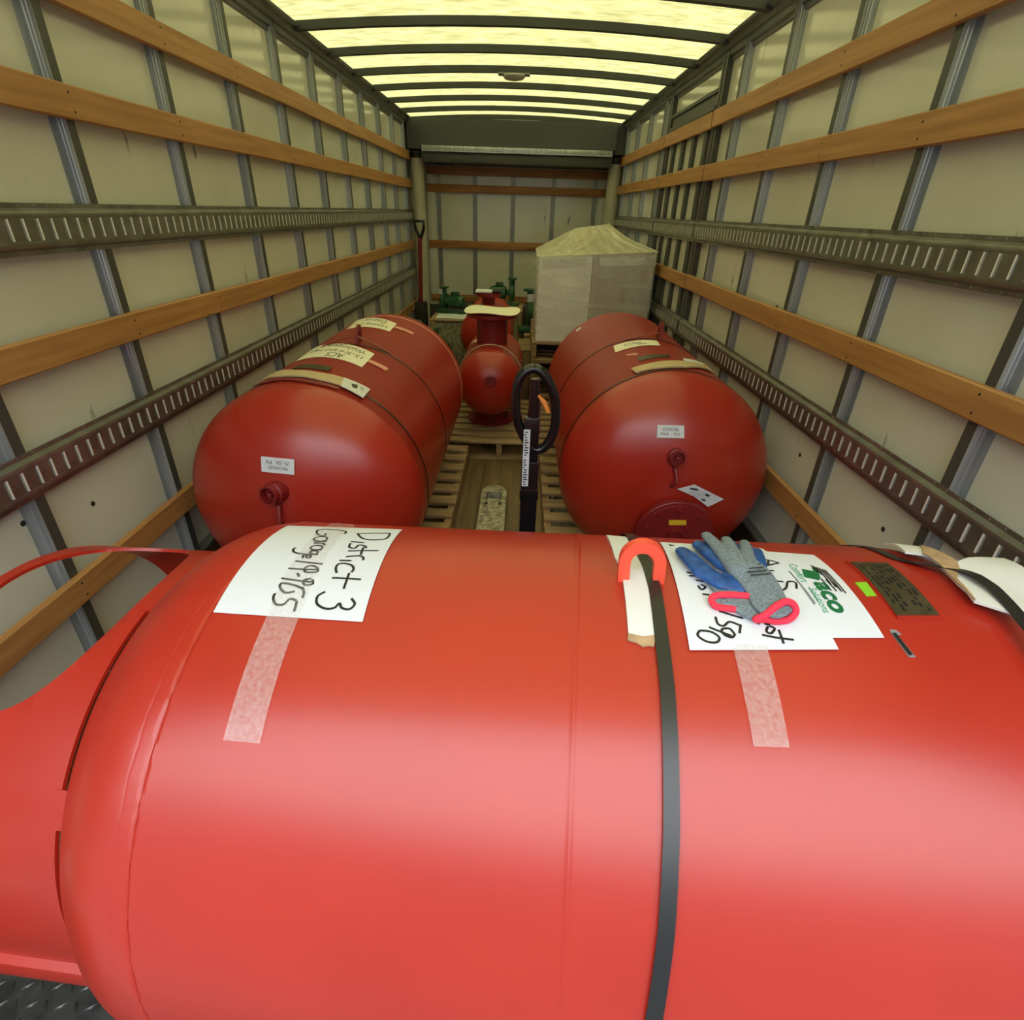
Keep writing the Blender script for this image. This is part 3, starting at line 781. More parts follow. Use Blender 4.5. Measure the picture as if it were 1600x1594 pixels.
st2 = band(near, [(b_, a) for a, b_ in pts], .0195, lambda th: .0185 if th < .03 else max(.0012, .0185-.22*(th-.03)), n=300).build('packing_strap', M['strap'])
tag(st2, 'black strap over torn white cardboard at the right end of the foreground tank', 'strap')

# --- gloves
def glove(label, base_px, knit, latex, cuff, hemR, z0, ztop=False):
    g = thing('work_glove', near.p(*near.hit(*base_px), z0), label, 'glove', )
    def chain(L):
        b = MB()
        for pts, rs, k, hh in L:
            P = []
            for (u, v), h_ in zip(pts, hh):
                g_ = Cyl(NC, NA, NR+z0+h_*.8); P.append(g_.p(*g_.hit(u, v)))
            nn = near.n(near.hit(*pts[0])[1])
            b.tube(P, rs, n=14, nrm=nn, k=k, round_=True)
        return b
    def solid(b, name, m, par, vox):
        ob = b.build(name, m, par)
        r = ob.modifiers.new('r', 'REMESH'); r.mode = 'VOXEL'; r.voxel_size = vox
        s_ = ob.modifiers.new('s', 'SMOOTH'); s_.iterations = 3; s_.factor = .5
        dg = bpy.context.evaluated_depsgraph_get(); me = bpy.data.meshes.new_from_object(ob.evaluated_get(dg))
        ob.modifiers.clear(); me.shade_smooth(); ob.data = me
        if not me.materials: me.materials.append(m)
        return ob
    kb = solid(chain(knit), 'knit_shell', M['knit'], g, .0018)
    lb = solid(chain(latex), 'rubber_coating', M['latex'], g, .0018)
    b = MB(); P = []
    for u, v, h_ in cuff: g_ = Cyl(NC, NA, NR+z0+h_*.8); P.append(g_.p(*g_.hit(u, v)))
    Q = []
    n = len(P)
    for i in range(n):
        p0, p1, p2, p3 = P[i-1], P[i], P[(i+1) % n], P[(i+2) % n]
        for j in range(6):
            t = j/6; Q.append(.5*((2*p1)+(p2-p0)*t+(2*p0-5*p1+4*p2-p3)*t*t+(3*p1-p0-3*p2+p3)*t**3))
    Q.append(Q[0].copy()); Q.append(Q[1].copy())
    b.tube(Q, hemR, n=10, caps=False); b.build('cuff_hem', M['hem'], g)
    return g
# lower glove: blue palm side up
glove('blue palmed work glove lying palm up beneath the other glove', (1130, 915),
      [([(1172,948),(1150,930),(1125,905)], [.026,.028,.026], .28, [.006,.007,.007]),
       ([(1168,940),(1120,941)], [.014,.011], .45, [.007,.006]),
       ([(1148,900),(1118,868),(1092,850)], [.016,.014,.011], .6, [.010,.010,.008])],
      [([(1168,922),(1130,912),(1098,893),(1074,868),(1066,861)], [.013,.0165,.0175,.0150,.0125], .50, [.012,.014,.014,.012,.010]),
       ([(1165,902),(1138,886),(1112,866),(1093,852)], [.016,.0165,.0155,.0135], .55, [.018,.019,.018,.014]),
       ([(1170,915),(1150,900)], [.020,.020], .45, [.014,.015])],
      [(1112,936,.010), (1122,930,.016), (1150,930,.018), (1180,934,.016), (1186,945,.010), (1168,952,.006), (1138,951,.005), (1118,947,.006)], .0052, .0048)
glove('grey knit work glove lying back up on top of the blue one', (1190, 920),
      [([(1204,944),(1192,920),(1180,902),(1170,892)], [.0275,.0285,.0305,.0310], .26, [.018,.020,.024,.026]),
       ([(1150,890),(1132,868),(1114,847),(1104,837)], [.0155,.0120,.0108,.0095], .70, [.028,.032,.034,.036]),
       ([(1160,888),(1148,868),(1139,851),(1135,844)], [.0145,.0120,.0108,.0095], .70, [.030,.034,.034,.032]),
       ([(1172,888),(1168,870),(1165,856),(1163,849)], [.0145,.0118,.0105,.0090], .70, [.028,.030,.028,.026]),
       ([(1208,952),(1222,948)], [.018,.015], .40, [.016,.016])],
      [([(1150,888),(1128,866),(1110,846)], [.017,.0135,.0115], .45, [.016,.020,.022]),
       ([(1186,898),(1186,880),(1184,868),(1183,862)], [.013,.012,.0105,.0090], .65, [.018,.020,.018,.016]),
       ([(1185,910),(1170,890)], [.027,.031], .22, [.012,.014]),
       ([(1168,880),(1150,862),(1143,850)], [.013,.012,.0105], .5, [.020,.022,.022]),
       ([(1176,880),(1170,862),(1167,853)], [.012,.011,.0095], .5, [.018,.018,.018])],
      [(1181,968,.010), (1196,961,.020), (1212,948,.028), (1228,940,.030), (1240,945,.024), (1243,957,.012), (1232,968,.006), (1212,971,.004), (1196,968,.006)], .0052, .0052)
b = MB()   # faded print on the back of the upper glove
gl = bpy.data.objects['work_glove.001']
for i in range(4):
    y = 884+5*i
    P = [(1158+5*i+6*j, y-.5*j) for j in range(6)]
    g_ = Cyl(NC, NA, NR+.0046+.0285+.0015*i); q = [g_.p(*g_.hit(*p)) for p in P]
    b.tube(q, .0012, n=5)
b.build('glove_print', M['ink'], gl)

# --- the two large tanks further in
def big_tank(cyl, s0, s1, hd0, hd1, label, beads):
    T = thing('expansion_tank', cyl.p((s0+s1)/2, cyl.R*pi), label, 'tank')
    tank_shell(cyl.c, cyl.ax, cyl.R, s0, s1, hd0, hd1, beads).build('shell', M['red'], T, ang=50)
    return T
CL = Cyl((-.808, 0, -1.02), (0, 1, 0), .447); CR = Cyl((.650, 0, -1.012), (0, 1, 0), .453)
TL = big_tank(CL, 1.92, 3.47, .245, .23, 'large red tank on a pallet by the left wall, behind the foreground tank', (1.924,))
TR = big_tank(CR, 2.24, 3.72, .245, .24, 'large red tank on a pallet by the right wall, with a round bolted flange', (2.244,))
for cy_, s_, lab in ((CL, 2.02, 'thin black strap round the front end of the left large tank'), (CL, 2.60, 'thin black strap beneath the lifting fin of the left large tank'),
                     (CR, 2.27, 'thin black strap round the front end of the right large tank'), (CR, 2.90, 'thin black strap beneath the lifting fin of the right large tank')):
    tag(band(cy_, [(0, s_)], .011, .0012).build('packing_strap', M['strap']), lab, 'strap')
def c4(x, y): return (380+x*.2125, 480+y*.2125)
def c5(x, y): return (840+x*.225, 480+y*.225)
def fin(cyl, T, s_, th, ar):
    n_ = cyl.n(th); t_ = cyl.ax.cross(n_).normalized(); O = cyl.p(s_, th, -.002); b = MB()
    out = [(-.045, 0), (-.040, .04), (-.022, .078), (0, .088), (.022, .078), (.040, .04), (.045, 0)]
    inn = [(-.016, .022), (-.016, .042), (-.009, .056), (0, .060), (.009, .056), (.016, .042), (.016, .022)]
    k = 7; vs = []
    for off in (-.006, .006):
        for P in (out, inn): vs += [O+cyl.ax*a+n_*h+t_*off for a, h in P]
    fs = []
    for i in range(6):
        fs += [(i, i+1, k+i+1, k+i), (2*k+i, 3*k+i, 3*k+i+1, 2*k+i+1), (i, 2*k+i, 2*k+i+1, i+1), (k+i, k+i+1, 3*k+i+1, 3*k+i)]
    fs += [(0, k, 2*k-1, k-1), (2*k, 3*k-1, 4*k-1, 3*k), (0, k-1, 3*k-1, 2*k), (k, 2*k-1, 4*k-1, 3*k)]
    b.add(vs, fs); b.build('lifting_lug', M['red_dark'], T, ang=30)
    b = MB()      # tented strip where the strap climbs over the lug
    for sg in (-1, 1):
        P = []
        for i in range(9):
            f_ = i/8; tt = th+sg*(.004+f_*ar); P.append((tt, .032*(1-f_)**1.6+.0016))
        vs = []; fs = []
        for i, (tt, h_) in enumerate(P):
            vs += [cyl.p(s_-.040, tt, h_), cyl.p(s_-.018, tt, h_), cyl.p(s_-.018, tt, h_+.003), cyl.p(s_-.040, tt, h_+.003)]
            if i:
                for j in range(4): fs.append((4*i-4+j, 4*i-4+(j+1) % 4, 4*i+(j+1) % 4, 4*i+j))
        fs += [(0, 1, 2, 3), (32, 33, 34, 35)]
        b.add(vs, fs)
    b.build('lug_collar', M['red_dark'], T)
fin(CL, TL, 2.66, CL.R*radians(-4.5), .16); fin(CR, TR, 2.94, CR.R*radians(-8.5), .17)
def small_text(mb, surf, rows, quadpx, dr=.0018, ital=.1):
    q = [Vector(surf.hit(*p)) for p in quadpx]     # TL TR BR BL
    for (s_, v0, v1, u0, u1) in rows:
        f = lambda u, v: q[0].lerp(q[1], u).lerp(q[3].lerp(q[2], u), v)
        text_on(mb, lambda p: surf.p(p.x, p.y, dr), s_, f(u0, v1), f(u1, v1), f(u0, v0), 0, ital)
# left tank papers (text upside down to us)
Q = [c4(520,306), c4(965,348), c4(872,445), c4(383,403)]
pa = patch(MB(), CL, Q, .0016, .0008).build('paper_sign', M['paper_old']); tag(pa, 'cream paper with upside-down handwriting, nearer sheet on the left large tank', 'paper')
b = MB(); Qr = [Q[2], Q[3], Q[0], Q[1]]
small_text(b, CL, [('ACS', .05, .34, .30, .55), ('15-3rd and High', .36, .60, .08, .9), ('Washington St', .66, .94, .10, .80)], Qr, .0028)
b.build('handwriting', M['ink'], pa)
patch(MB(), CL, [c4(930,390), c4(1068,455), c4(1045,472), c4(912,405)], .0026, .0005).build('tape', M['red_tape'], pa)['label'] = 'strip of pinkish tape'
Q = [c4(835,103), c4(1130,125), c4(1075,182), c4(762,166)]
pb_ = patch(MB(), CL, Q, .0016, .0008).build('paper_sign', M['paper_old']); tag(pb_, 'cream paper farther back on the left large tank, beyond its lifting fin', 'paper')
b = MB(); Qr = [Q[2], Q[3], Q[0], Q[1]]
small_text(b, CL, [('Loading 2', .15, .45, .1, .7), ('District', .55, .9, .2, .7)], Qr, .0028); b.build('handwriting', M['ink'], pb_)
patch(MB(), CL, [c4(1125,142), c4(1255,192), c4(1240,205), c4(1108,155)], .0026, .0005).build('tape', M['red_tape'], pb_)['label'] = 'strip of pinkish tape'
patch(MB(), CL, [c4(415,428), c4(658,446), c4(625,476), c4(362,460)], 0, .003).build('nameplate', M['brass'], TL)['label'] = 'dull bronze data plate'
cdl = patch(MB(), CL, [c4(135,497), c4(260,485), c4(400,478), c4(560,495), c4(742,535), c4(722,590), c4(560,548), c4(400,520), c4(260,525), c4(118,545)], .004, .005)
cdl = cdl.build('cardboard_pad', M['kraft_light']); tag(cdl, 'long tan cardboard strip along the front seam of the left large tank', 'cardboard')
we = patch(MB(), CL, [c4(738,540), c4(925,622), c4(872,685), c4(712,600)], .0098, .003).build('card_end', M['card_white'], cdl); we['label'] = 'white end piece with a black mark'
b = MB(); patch(b, CL, [c4(790,585), c4(835,595), c4(828,622), c4(795,612)], .0135, .0005)
stroke(b, CL, [c4(848,602), c4(880,625)], .003, .0137); stroke(b, CL, [c4(855,618), c4(872,640)], .003, .0137); b.build('black_mark', M['ink'], we)
patch(MB(), CL, [c4(60,580), c4(160,550), c4(330,528), c4(520,550), c4(705,598), c4(690,612), c4(500,568), c4(330,545), c4(160,565)], .0025, .003).build('red_edge', M['red_dark'], cdl)
# far end: rim and paper
b = MB(); 
far = band(CL, [(0, 3.40)], .02, .001).build('packing_strap', M['red_tape']); tag(far, 'pale strap round the far end of the left large tank', 'strap')
# right tank papers
Q = [c5(527,272), c5(830,237), c5(852,270), c5(541,318)]
pc = patch(MB(), CR, Q, .0016, .0008).build('paper_sign', M['paper_old']); tag(pc, 'cream paper strip with a smudged black scribble on the right large tank', 'paper')
b = MB(); small_text(b, CR, [('ACS Maple', .25, .75, .22, .62)], Q, .0028)
for i in range(5): stroke(b, CR, [c5(705+i*9, 262-i*1.2), c5(730+i*7, 258-i)], .010, .0029)
b.build('handwriting', M['ink'], pc)
patch(MB(), CR, [c5(690,352), c5(800,330), c5(915,335), c5(922,350), c5(810,356), c5(708,378)], 0, .003).build('nameplate', M['brass'], TR)['label'] = 'bronze data plate'
patch(MB(), CR, [c5(618,330), c5(690,320), c5(694,330), c5(622,338)], 0, .001).build('tape', M['red_tape'], TR)
patch(MB(), CR, [c5(265,160), c5(298,138), c5(304,146), c5(270,170)], 0, .001).build('sticker', M['card_white'], TR)
cdr = patch(MB(), CR, [c5(650,440), c5(760,408), c5(860,390), c5(1000,388), c5(1150,405), c5(1215,462), c5(1170,440), c5(1030,430), c5(880,432), c5(760,447), c5(685,468)], .004, .006)
cdr = cdr.build('cardboard_pad', M['kraft_light']); tag(cdr, 'tan cardboard strip along the front seam of the right large tank', 'cardboard')
patch(MB(), CR, [c5(1000,372), c5(1060,380), c5(1150,410), c5(1140,418), c5(1020,395)], .011, .001).build('loose_flap', M['card_white'], cdr)
# --- fittings on the two front heads
HL = Head((-.808, 1.92, -1.02), (0, 1, 0), .447, .245); HR = Head((.650, 2.24, -1.012), (0, 1, 0), .453, .245)
class Flat:   # tangent plane on a head at a sight line
    def __init__(s, head, u, v, off=0):
        s.o = head.hit(u, v); s.n_ = head.n(s.o); s.o = s.o+s.n_*off
        s.r = s.n_.cross(Vector((0,0,1))).normalized()*-1
        if s.r.x < 0: s.r = -s.r
        s.u = s.r.cross(s.n_).normalized()
        if s.u.z < 0: s.u = -s.u
    def hit(s, u, v):
        d = ray(u, v); p = d*(s.o.dot(s.n_)/d.dot(s.n_))-s.o; return (p.dot(s.r), p.dot(s.u))
    def p(s, a, b, dr=0): return s.o+s.r*a+s.u*b+s.n_*dr
def label(head, T, P, rows, name='pressure_label', flip=False):
    u = sum(p[0] for p in P)/4; v = sum(p[1] for p in P)/4; F_ = Flat(head, u, v, .003)
    l = patch(MB(), F_, P, 0, .0015, step=.05).build(name, M['paper'], T); l['label'] = 'small white printed label'
    Q = [P[2], P[3], P[0], P[1]] if flip else P
    b = MB(); small_text(b, F_, rows, Q, .002, 0); b.build('label_print', M['ink'], l)
label(HL, TL, [(408,713), (460,718), (460,742), (409,737)], [('PRECHARGED', .22, .44, .2, .8), ('75 /5K  PSI', .56, .80, .15, .85)], flip=True)
label(HR, TR, [(1027,664), (1069,665), (1069,685), (1026,684)], [('75   PSI', .22, .42, .15, .85), ('PRECHARGED', .55, .80, .2, .8)], flip=True)
def valve(head, T, u, v, r, d, dirv):
    o = head.hit(u, v); dv = Vector(dirv).normalized(); b = MB()
    b.lathe(o-dv*.02, dv, [(0, r*1.15), (.02+d*.55, r*1.15), (.02+d*.6, r), (.02+d, r), (.02+d, r*.82), (.02+d*.5, r*.80), (.02+d*.5, 0)], n=32)
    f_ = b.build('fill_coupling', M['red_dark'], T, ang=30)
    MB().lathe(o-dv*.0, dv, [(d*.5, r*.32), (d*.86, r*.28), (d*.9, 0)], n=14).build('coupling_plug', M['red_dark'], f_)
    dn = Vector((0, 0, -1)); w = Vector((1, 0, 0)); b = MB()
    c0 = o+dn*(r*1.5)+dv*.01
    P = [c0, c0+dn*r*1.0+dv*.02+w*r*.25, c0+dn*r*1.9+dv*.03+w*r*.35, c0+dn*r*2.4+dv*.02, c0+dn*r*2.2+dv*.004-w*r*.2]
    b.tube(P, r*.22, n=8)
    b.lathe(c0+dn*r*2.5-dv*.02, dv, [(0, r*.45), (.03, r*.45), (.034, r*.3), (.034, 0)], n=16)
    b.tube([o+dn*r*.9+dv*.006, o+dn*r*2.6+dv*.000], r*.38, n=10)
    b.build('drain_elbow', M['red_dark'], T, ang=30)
valve(HL, TL, 434, 768, .034, .055, (-.25, -1, .15)); valve(HR, TR, 1056, 713, .030, .040, (0, -1, .12))
# bolted round flange low on the right head
dv = Vector((-.03, -1, -.05)).normalized(); _d = ray(1050, 828); o = _d*(2.00/_d.y); b = MB(); kf = .90
b.lathe(o, dv, [(a_, r_*kf) for a_, r_ in [(-.12, .150), (.015, .150), (.015, .178), (.040, .178), (.043, .174), (.043, .162), (.050, .160), (.050, .055), (.056, .053), (.056, 0)]], n=64)
mw = b.build('inspection_flange', M['red_dark'], TR, ang=30)
uu = dv.cross(Vector((0,0,1))).normalized(); vv = uu.cross(dv)
for i in range(10):
    a = 2*pi*i/10+.3; c = o+(uu*cos(a)+vv*sin(a))*.143*kf
    MB().lathe(c, dv, [(.049, .010), (.059, .010), (.059, .006), (.066, .006), (.066, 0)], n=6).build('bolt', M['red_dark'], mw, ang=20)
MB().lathe(o+vv*.015, dv, [(.05, .032), (.075, .032), (.075, .023), (.062, .021), (.062, 0)], n=32).build('centre_nipple', M['red_dark'], mw, ang=30)
c = o+dv*.053+vv*.072+uu*0
b = MB().hexa([c-uu*.036-vv*.010, c+uu*.034-vv*.014, c+uu*.038+vv*.009, c-uu*.032+vv*.013]+[q+dv*.002 for q in (c-uu*.036-vv*.010, c+uu*.034-vv*.014, c+uu*.038+vv*.009, c-uu*.032+vv*.013)])
b.build('yellow_sticker', M['yellow'], mw)['label'] = 'small yellow sticker'
# tag card hanging from the fitting
F_ = Flat(HR, 1095, 772, .012)
tg = patch(MB(), F_, [(1058, 764), (1085, 757), (1131, 780), (1106, 792), (1085, 776)], 0, .001, step=.02).build('hang_tag', M['paper'])
tag(tg, 'white printed tag card hanging from the fitting on the right large tank', 'tag')
b = MB(); 
for P in ([(1078,763),(1090,765)], [(1102,772),(1108,775)], [(1096,780),(1102,782)]): stroke(b, F_, P, .007, .002)
for i in range(4): stroke(b, F_, [(1075+4*i, 769-1.5*i), (1100+4*i, 781-2*i)], .0012, .002)
b.build('tag_print', M['ink'], tg)

# ------------------------------------------------------------------ small tanks (separators) in the middle
def separator(o, yb, R, y0, y1, zb, fl_r, nk, ztop, bf_r, zbase, label):
    x, zc = o
    T = thing('separator_tank', (x, (y0+y1)/2, zbase), label, 'tank')
    c = Cyl((x, 0, zc), (0, 1, 0), R)
    tank_shell(c.c, c.ax, R, y0, y1, R*.62, R*.62, (y0+.004, y1-.004), 72).build('shell', M['red'], T, ang=50)
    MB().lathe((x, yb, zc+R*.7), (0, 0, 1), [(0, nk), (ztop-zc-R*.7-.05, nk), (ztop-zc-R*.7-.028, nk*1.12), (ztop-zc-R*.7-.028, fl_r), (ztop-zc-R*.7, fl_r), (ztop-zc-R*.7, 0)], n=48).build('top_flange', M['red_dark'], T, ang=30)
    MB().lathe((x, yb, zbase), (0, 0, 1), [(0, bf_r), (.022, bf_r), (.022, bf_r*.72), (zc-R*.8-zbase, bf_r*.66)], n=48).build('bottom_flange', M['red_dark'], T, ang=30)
    return T, c
S1, C1 = separator((-.213, -1.085), 4.20, .232, 3.86, 4.62, 0, .185, .115, -.655, .185, ZP, 'small dark red tank standing on its flange between the two large tanks')
S2, C2 = separator((-.305, -.985), 5.30, .235, 5.05, 5.75, 0, .110, .058, -.660, .17, ZP, 'rearmost small red tank with a narrow neck, behind the other small one')
# round cap discs with paper on the flanges
b = MB().lathe((-.213, 4.20, -.654), (0, 0, 1), [(0, .200), (.006, .205), (.010, .195), (.012, 0)], n=40)
for v in b.v: v.z += .010*sin(atan2(v.y-4.2, v.x+.213)*3+.5)*((v.x+.213)**2+(v.y-4.2)**2)/.04
for v in b.v: v.z += .006
cv = b.build('flange_cover', M['paper_old']); tag(cv, 'pale round cover taped on the wide flange of the small red tank', 'cover')
b = MB().box((-.42, 5.22, -.655), (-.27, 5.38, -.640), .003); 
cv = b.build('flange_cover', M['paper']); tag(cv, 'white cover on the narrow neck of the rearmost small tank', 'cover')
MB().box((-.27, 5.24, -.656), (-.19, 5.36, -.636), .004).build('cover_end', M['dark'], cv)
# stub on the front of the first separator
hp = Head((-.213, 3.86, -1.085), (0, 1, 0), .232, .232*.62); oo = hp.hit(766, 596)
b = MB().lathe(oo+Vector((0, .02, 0)), (0, -1, .1), [(0, .040), (.028, .040), (.034, .034), (.034, .022), (.024, .020), (.024, 0)], n=28)
b.build('plug', M['red_dark'], S1, ang=30)
Q = [(757, 527), (791, 529), (793, 536), (734, 540)]
pd_ = patch(MB(), C1, [(736, 538), (745, 530), (765, 524), (791, 527), (793, 534), (770, 531), (750, 534)], .0016, .001).build('paper_sign', M['paper_old']); tag(pd_, 'cream paper strip on top of the small red tank in the middle', 'paper')
b = MB(); stroke(b, C1, [(748, 531), (786, 530)], .006, .003); b.build('handwriting', M['ink'], pd_)
tag(band(C1, [(0, 4.02)], .012, .003).build('packing_strap', M['paper_old']), 'pale strap round the small red tank in the middle', 'strap')

# ------------------------------------------------------------------ film wrapped cartons on the pallet stack
BX0, BX1, BY0, BY1, BZ0, BZ1 = .118, 1.058, 4.78, 5.88, ZF+.636, -.318
bt = thing('wrapped_cartons', ((BX0+BX1)/2, (BY0+BY1)/2, BZ0), 'block of cartons wrapped in stretch film on a pallet stack by the right wall', 'cartons')
xm = .56
def slant(z, x): return z+(.060*(x-BX0)/(BX1-BX0) if z > -.5 else 0)
def cbox(b, x0, x1, y0, y1, z0, z1):
    P = [(x0,y0,z0),(x1,y0,z0),(x1,y1,z0),(x0,y1,z0),(x0,y0,slant(z1,x0)),(x1,y0,slant(z1,x1)),(x1,y1,slant(z1,x1)),(x0,y1,slant(z1,x0))]
    return b.hexa([Vector(p) for p in P])
for (x0, x1, mt, lb) in ((BX0+.012, xm-.003, 'carton_glare', 'carton whitened to show sky glare'), (xm+.003, BX1-.012, 'carton_b', 'grey-brown carton')):
    for j in range(2):
        ym = (BY0+BY1)/2
        c = cbox(MB(), x0, x1, BY0+.012 if j == 0 else ym+.003, ym-.003 if j == 0 else BY1-.012, BZ0+.004, BZ1-.012).build('carton', M[mt], bt)
        if j == 0:
            c['label'] = lb
            t0 = MB(); xc = (x0+x1)/2
            t0.hexa([Vector((a, BY0+dy, slant(zz, a))) for zz in (BZ1-.085, BZ1-.018) for a, dy in ((xc-.19, .010), (xc+.17, .010), (xc+.17, .0118), (xc-.19, .0118))])
            t0.build('carton_label', M['card_white'], c)
b = MB(); NXf, NZf = 40, 26; vs = []; fs = []
def filmpt(side, a, z):
    if side == 0: return Vector((BX0+(BX1-BX0)*a, BY0, z))
    if side == 1: return Vector((BX1, BY0+(BY1-BY0)*a, z))
    if side == 2: return Vector((BX1-(BX1-BX0)*a, BY1, z))
    return Vector((BX0, BY1-(BY1-BY0)*a, z))
nrm4 = [Vector((0,-1,0)), Vector((1,0,0)), Vector((0,1,0)), Vector((-1,0,0))]
tot = 4*16
for iz in range(NZf+1):
    f_ = iz/NZf
    for k in range(tot):
        sd = k//16; a = (k % 16)/16
        x_ = filmpt(sd, a, 0).x; ztop = slant(BZ1, x_)+.004
        z = BZ0+(ztop-BZ0)*f_
        wr = .0012*sin(a*6.28*1.5+f_*21)+.0010*sin(f_*47+a*9+sd)
        if iz == NZf: wr = 0
        vs.append(filmpt(sd, a, z)+nrm4[sd]*(.003+wr*(1 if 0 < a else .2)))
for iz in range(NZf):
    for k in range(tot):
        fs.append((iz*tot+k, iz*tot+(k+1) % tot, (iz+1)*tot+(k+1) % tot, (iz+1)*tot+k))
b.add(vs, fs).build('side_film', M['film_clear'], bt, ang=60, fix=False)
b = MB(); vs = []; fs = []
N1, N2 = 90, 20
RZ0, RZ1 = Vector((.485, 5.86, -.128)), Vector((.80, 5.86, -.085))
for j in range(N2+1):
    g = j/N2
    for i in range(N1+1):
        a = i/N1
        lo = Vector((BX0-.006+(BX1-BX0+.012)*a, BY0-.004, slant(BZ1, BX0+(BX1-BX0)*a)+.004)); hi = RZ0.lerp(RZ1, a)
        p = lo.lerp(hi, g)
        fold = (1-abs(2*g-1)**3)
        p.z += fold*(.0025*sin(a*41+g*3)+.0015*sin(a*67-g*2))-(.020*sin(g*pi))
        vs.append(p)
for j in range(N2):
    for i in range(N1): q_ = j*(N1+1)+i; fs.append((q_, q_+1, q_+N1+2, q_+N1+1))
k = len(vs)
for i in range(N1+1):       # back slope down to the far edge
    a = i/N1; vs.append(Vector((BX0+(BX1-BX0)*a, BY1+.004, slant(BZ1, BX0+(BX1-BX0)*a)+.004)))
for i in range(N1): fs.append((N2*(N1+1)+i, N2*(N1+1)+i+1, k+i+1, k+i))
# side gores
b.add(vs, fs)
for xx, col_ in ((0, 0), (1, N1)):
    e = [vs[j*(N1+1)+col_] for j in range(N2+1)]; base_far = vs[k+col_]
    b.add(e+[base_far], [(j, j+1, N2+1) for j in range(N2)])
tf = b.build('top_film', M['film'], bt, ang=60, fix=False); tf['label'] = 'yellowish peaked stretch film over the top'
b = MB(); b.box((.50, 5.45, BZ1+.002), (.80, 5.82, -.19), .01); b.build('inner_box', M['kraft_light'], bt)
b = MB()
for P in ([(BX0, BY0-.005, BZ1+.006), (.45, 5.2, -.22), (.66, 5.5, -.155)], [(.35, BY0, BZ1+.02), (.60, 5.25, -.205), (.655, 5.5, -.150), (.80, 5.80, -.08)], [(BX1+.004, BY0-.004, BZ1+.066), (.9, 5.3, -.185), (.80, 5.84, -.085)], [(.98, BY0, BZ1+.06), (.75, 5.4, -.165), (.62, 5.84, -.105)]):
    b.tube(P, .004, n=6)
b.build('film_crease', M['film'], bt)

# ------------------------------------------------------------------ pallet jacks
def jack(x, y, zf, tilt, label, shaft_mat, full=True):
    """x,y: foot of the handle; forks point to +y"""
    J = thing('pallet_jack', (x, y, ZF), label, 'pallet jack')
    def fork(xc, y0, y1, lb=None):
        w = .076; b = MB(); P = []
        n = 14; out = [(-w, y0), (w, y0)]
        out = [(-w, y0)]+[(w, y0)]+[(w, y1-w*1.2)]+[(w*cos(a), y1-w*1.2+w*1.2*sin(a)) for a in [pi*i/n for i in range(1, n)]]+[(-w, y1-w*1.2)]
        ho = [(-w*.62, y1-.20), (w*.62, y1-.20), (w*.62, y1-.11), (w*.45, y1-.095), (-w*.45, y1-.095), (-w*.62, y1-.11)]
        ob = [Vector((xc+a, b_, 0)) for a, b_ in out]; hb = [Vector((xc+a, b_, 0)) for a, b_ in ho]
        v2, _, f2, *_r = delaunay_2d_cdt([Vector((q.x, q.y)) for q in ob+hb], [], [list(range(len(ob))), list(range(len(ob), len(ob)+len(hb)))], 2, 1e-6)
        def inh(c):
            return xc-w*.62 < c.x < xc+w*.62 and y1-.20 < c.y < y1-.095
        fs = [tuple(f) for f in f2 if not inh(sum((v2[i] for i in f), Vector((0, 0)))/len(f))]
        n_ = len(v2); top = [Vector((v.x, v.y, zf)) for v in v2]; bot = [Vector((v.x, v.y, zf-.045)) for v in v2]
        E_ = {}
        for f in fs:
            for i in range(len(f)): E_[(f[i], f[(i+1) % len(f)])] = 1
        F2 = list(fs)+[tuple(i+n_ for i in reversed(f)) for f in fs]+[(a, a+n_, c+n_, c) for (a, c) in E_ if (c, a) not in E_]
        b.add(top+bot, F2); fk = b.build('fork', M['fork'], J, ang=30)
        rb = MB().lathe((xc-w*.5, y1-.15, zf-.048), (1, 0, 0), [(0, .030), (w, .030)], n=20); rb.build('load_roller', M['alu'], fk)
        rb = MB()
        for sg in (-1, 1): rb.box((xc+sg*w*.55-.010, y1-.26, zf), (xc+sg*w*.55+.010, y1-.235, zf+.002))
        rb.build('slot_mark', M['dark'], fk)
    fork(x-.200, y+.18, y+1.38); fork(x+.215, y+.18, y+1.38)
    MB().box((x-.278, y+.10, zf-.05), (x+.292, y+.22, zf+.004), .006).build('fork_bridge', M['fork'], J)
    MB().lathe((x, y+.04, ZF+.13), (0, 0, 1), [(0, .06), (.28, .06), (.30, .04), (.36, .036), (.36, 0)], n=24).build('pump_cylinder', M['black'], J, ang=30)
    for sg in (-1, 1):
        MB().lathe((x+sg*.05-.022, y+.02, ZF+.085), (1, 0, 0), [(0, .085), (.045, .085)], n=32).build('steering_wheel', M['dark'], J, ang=30)
    return J
jx, jy = .052, 1.75
J1 = jack(.070, jy-.02, -1.530, 0, 'black handled pallet jack standing between the two large red tanks', 'black')
HZ = lambda z, y=jy: z
b = MB(); b.box((jx-.033, jy-.020, -1.28), (jx+.027, jy+.020, -.760), .006); b.box((jx-.030, jy-.018, -.762), (jx+.022, jy+.018, -.600), .006)
sh_ = b.build('handle_shaft', M['black'], J1)
MB().box((jx-.036, jy-.0235, -.905), (jx+.030, jy+.0235, -.865), .003).build('shaft_collar', M['black'], sh_)
ls = MB().box((jx-.030, jy-.0222, -.850), (jx-.008, jy-.0202, -.640)).build('shaft_sticker', M['paper'], sh_)
b = MB()
for i in range(22):
    z = -.845+i*.0092
    if i == 11: continue
    x_ = jx-.028+random.uniform(0, .004); b.box((x_, jy-.0228, z), (x_+random.uniform(.006, .014), jy-.0223, z+.0045))
b.build('sticker_print', M['ink'], ls)
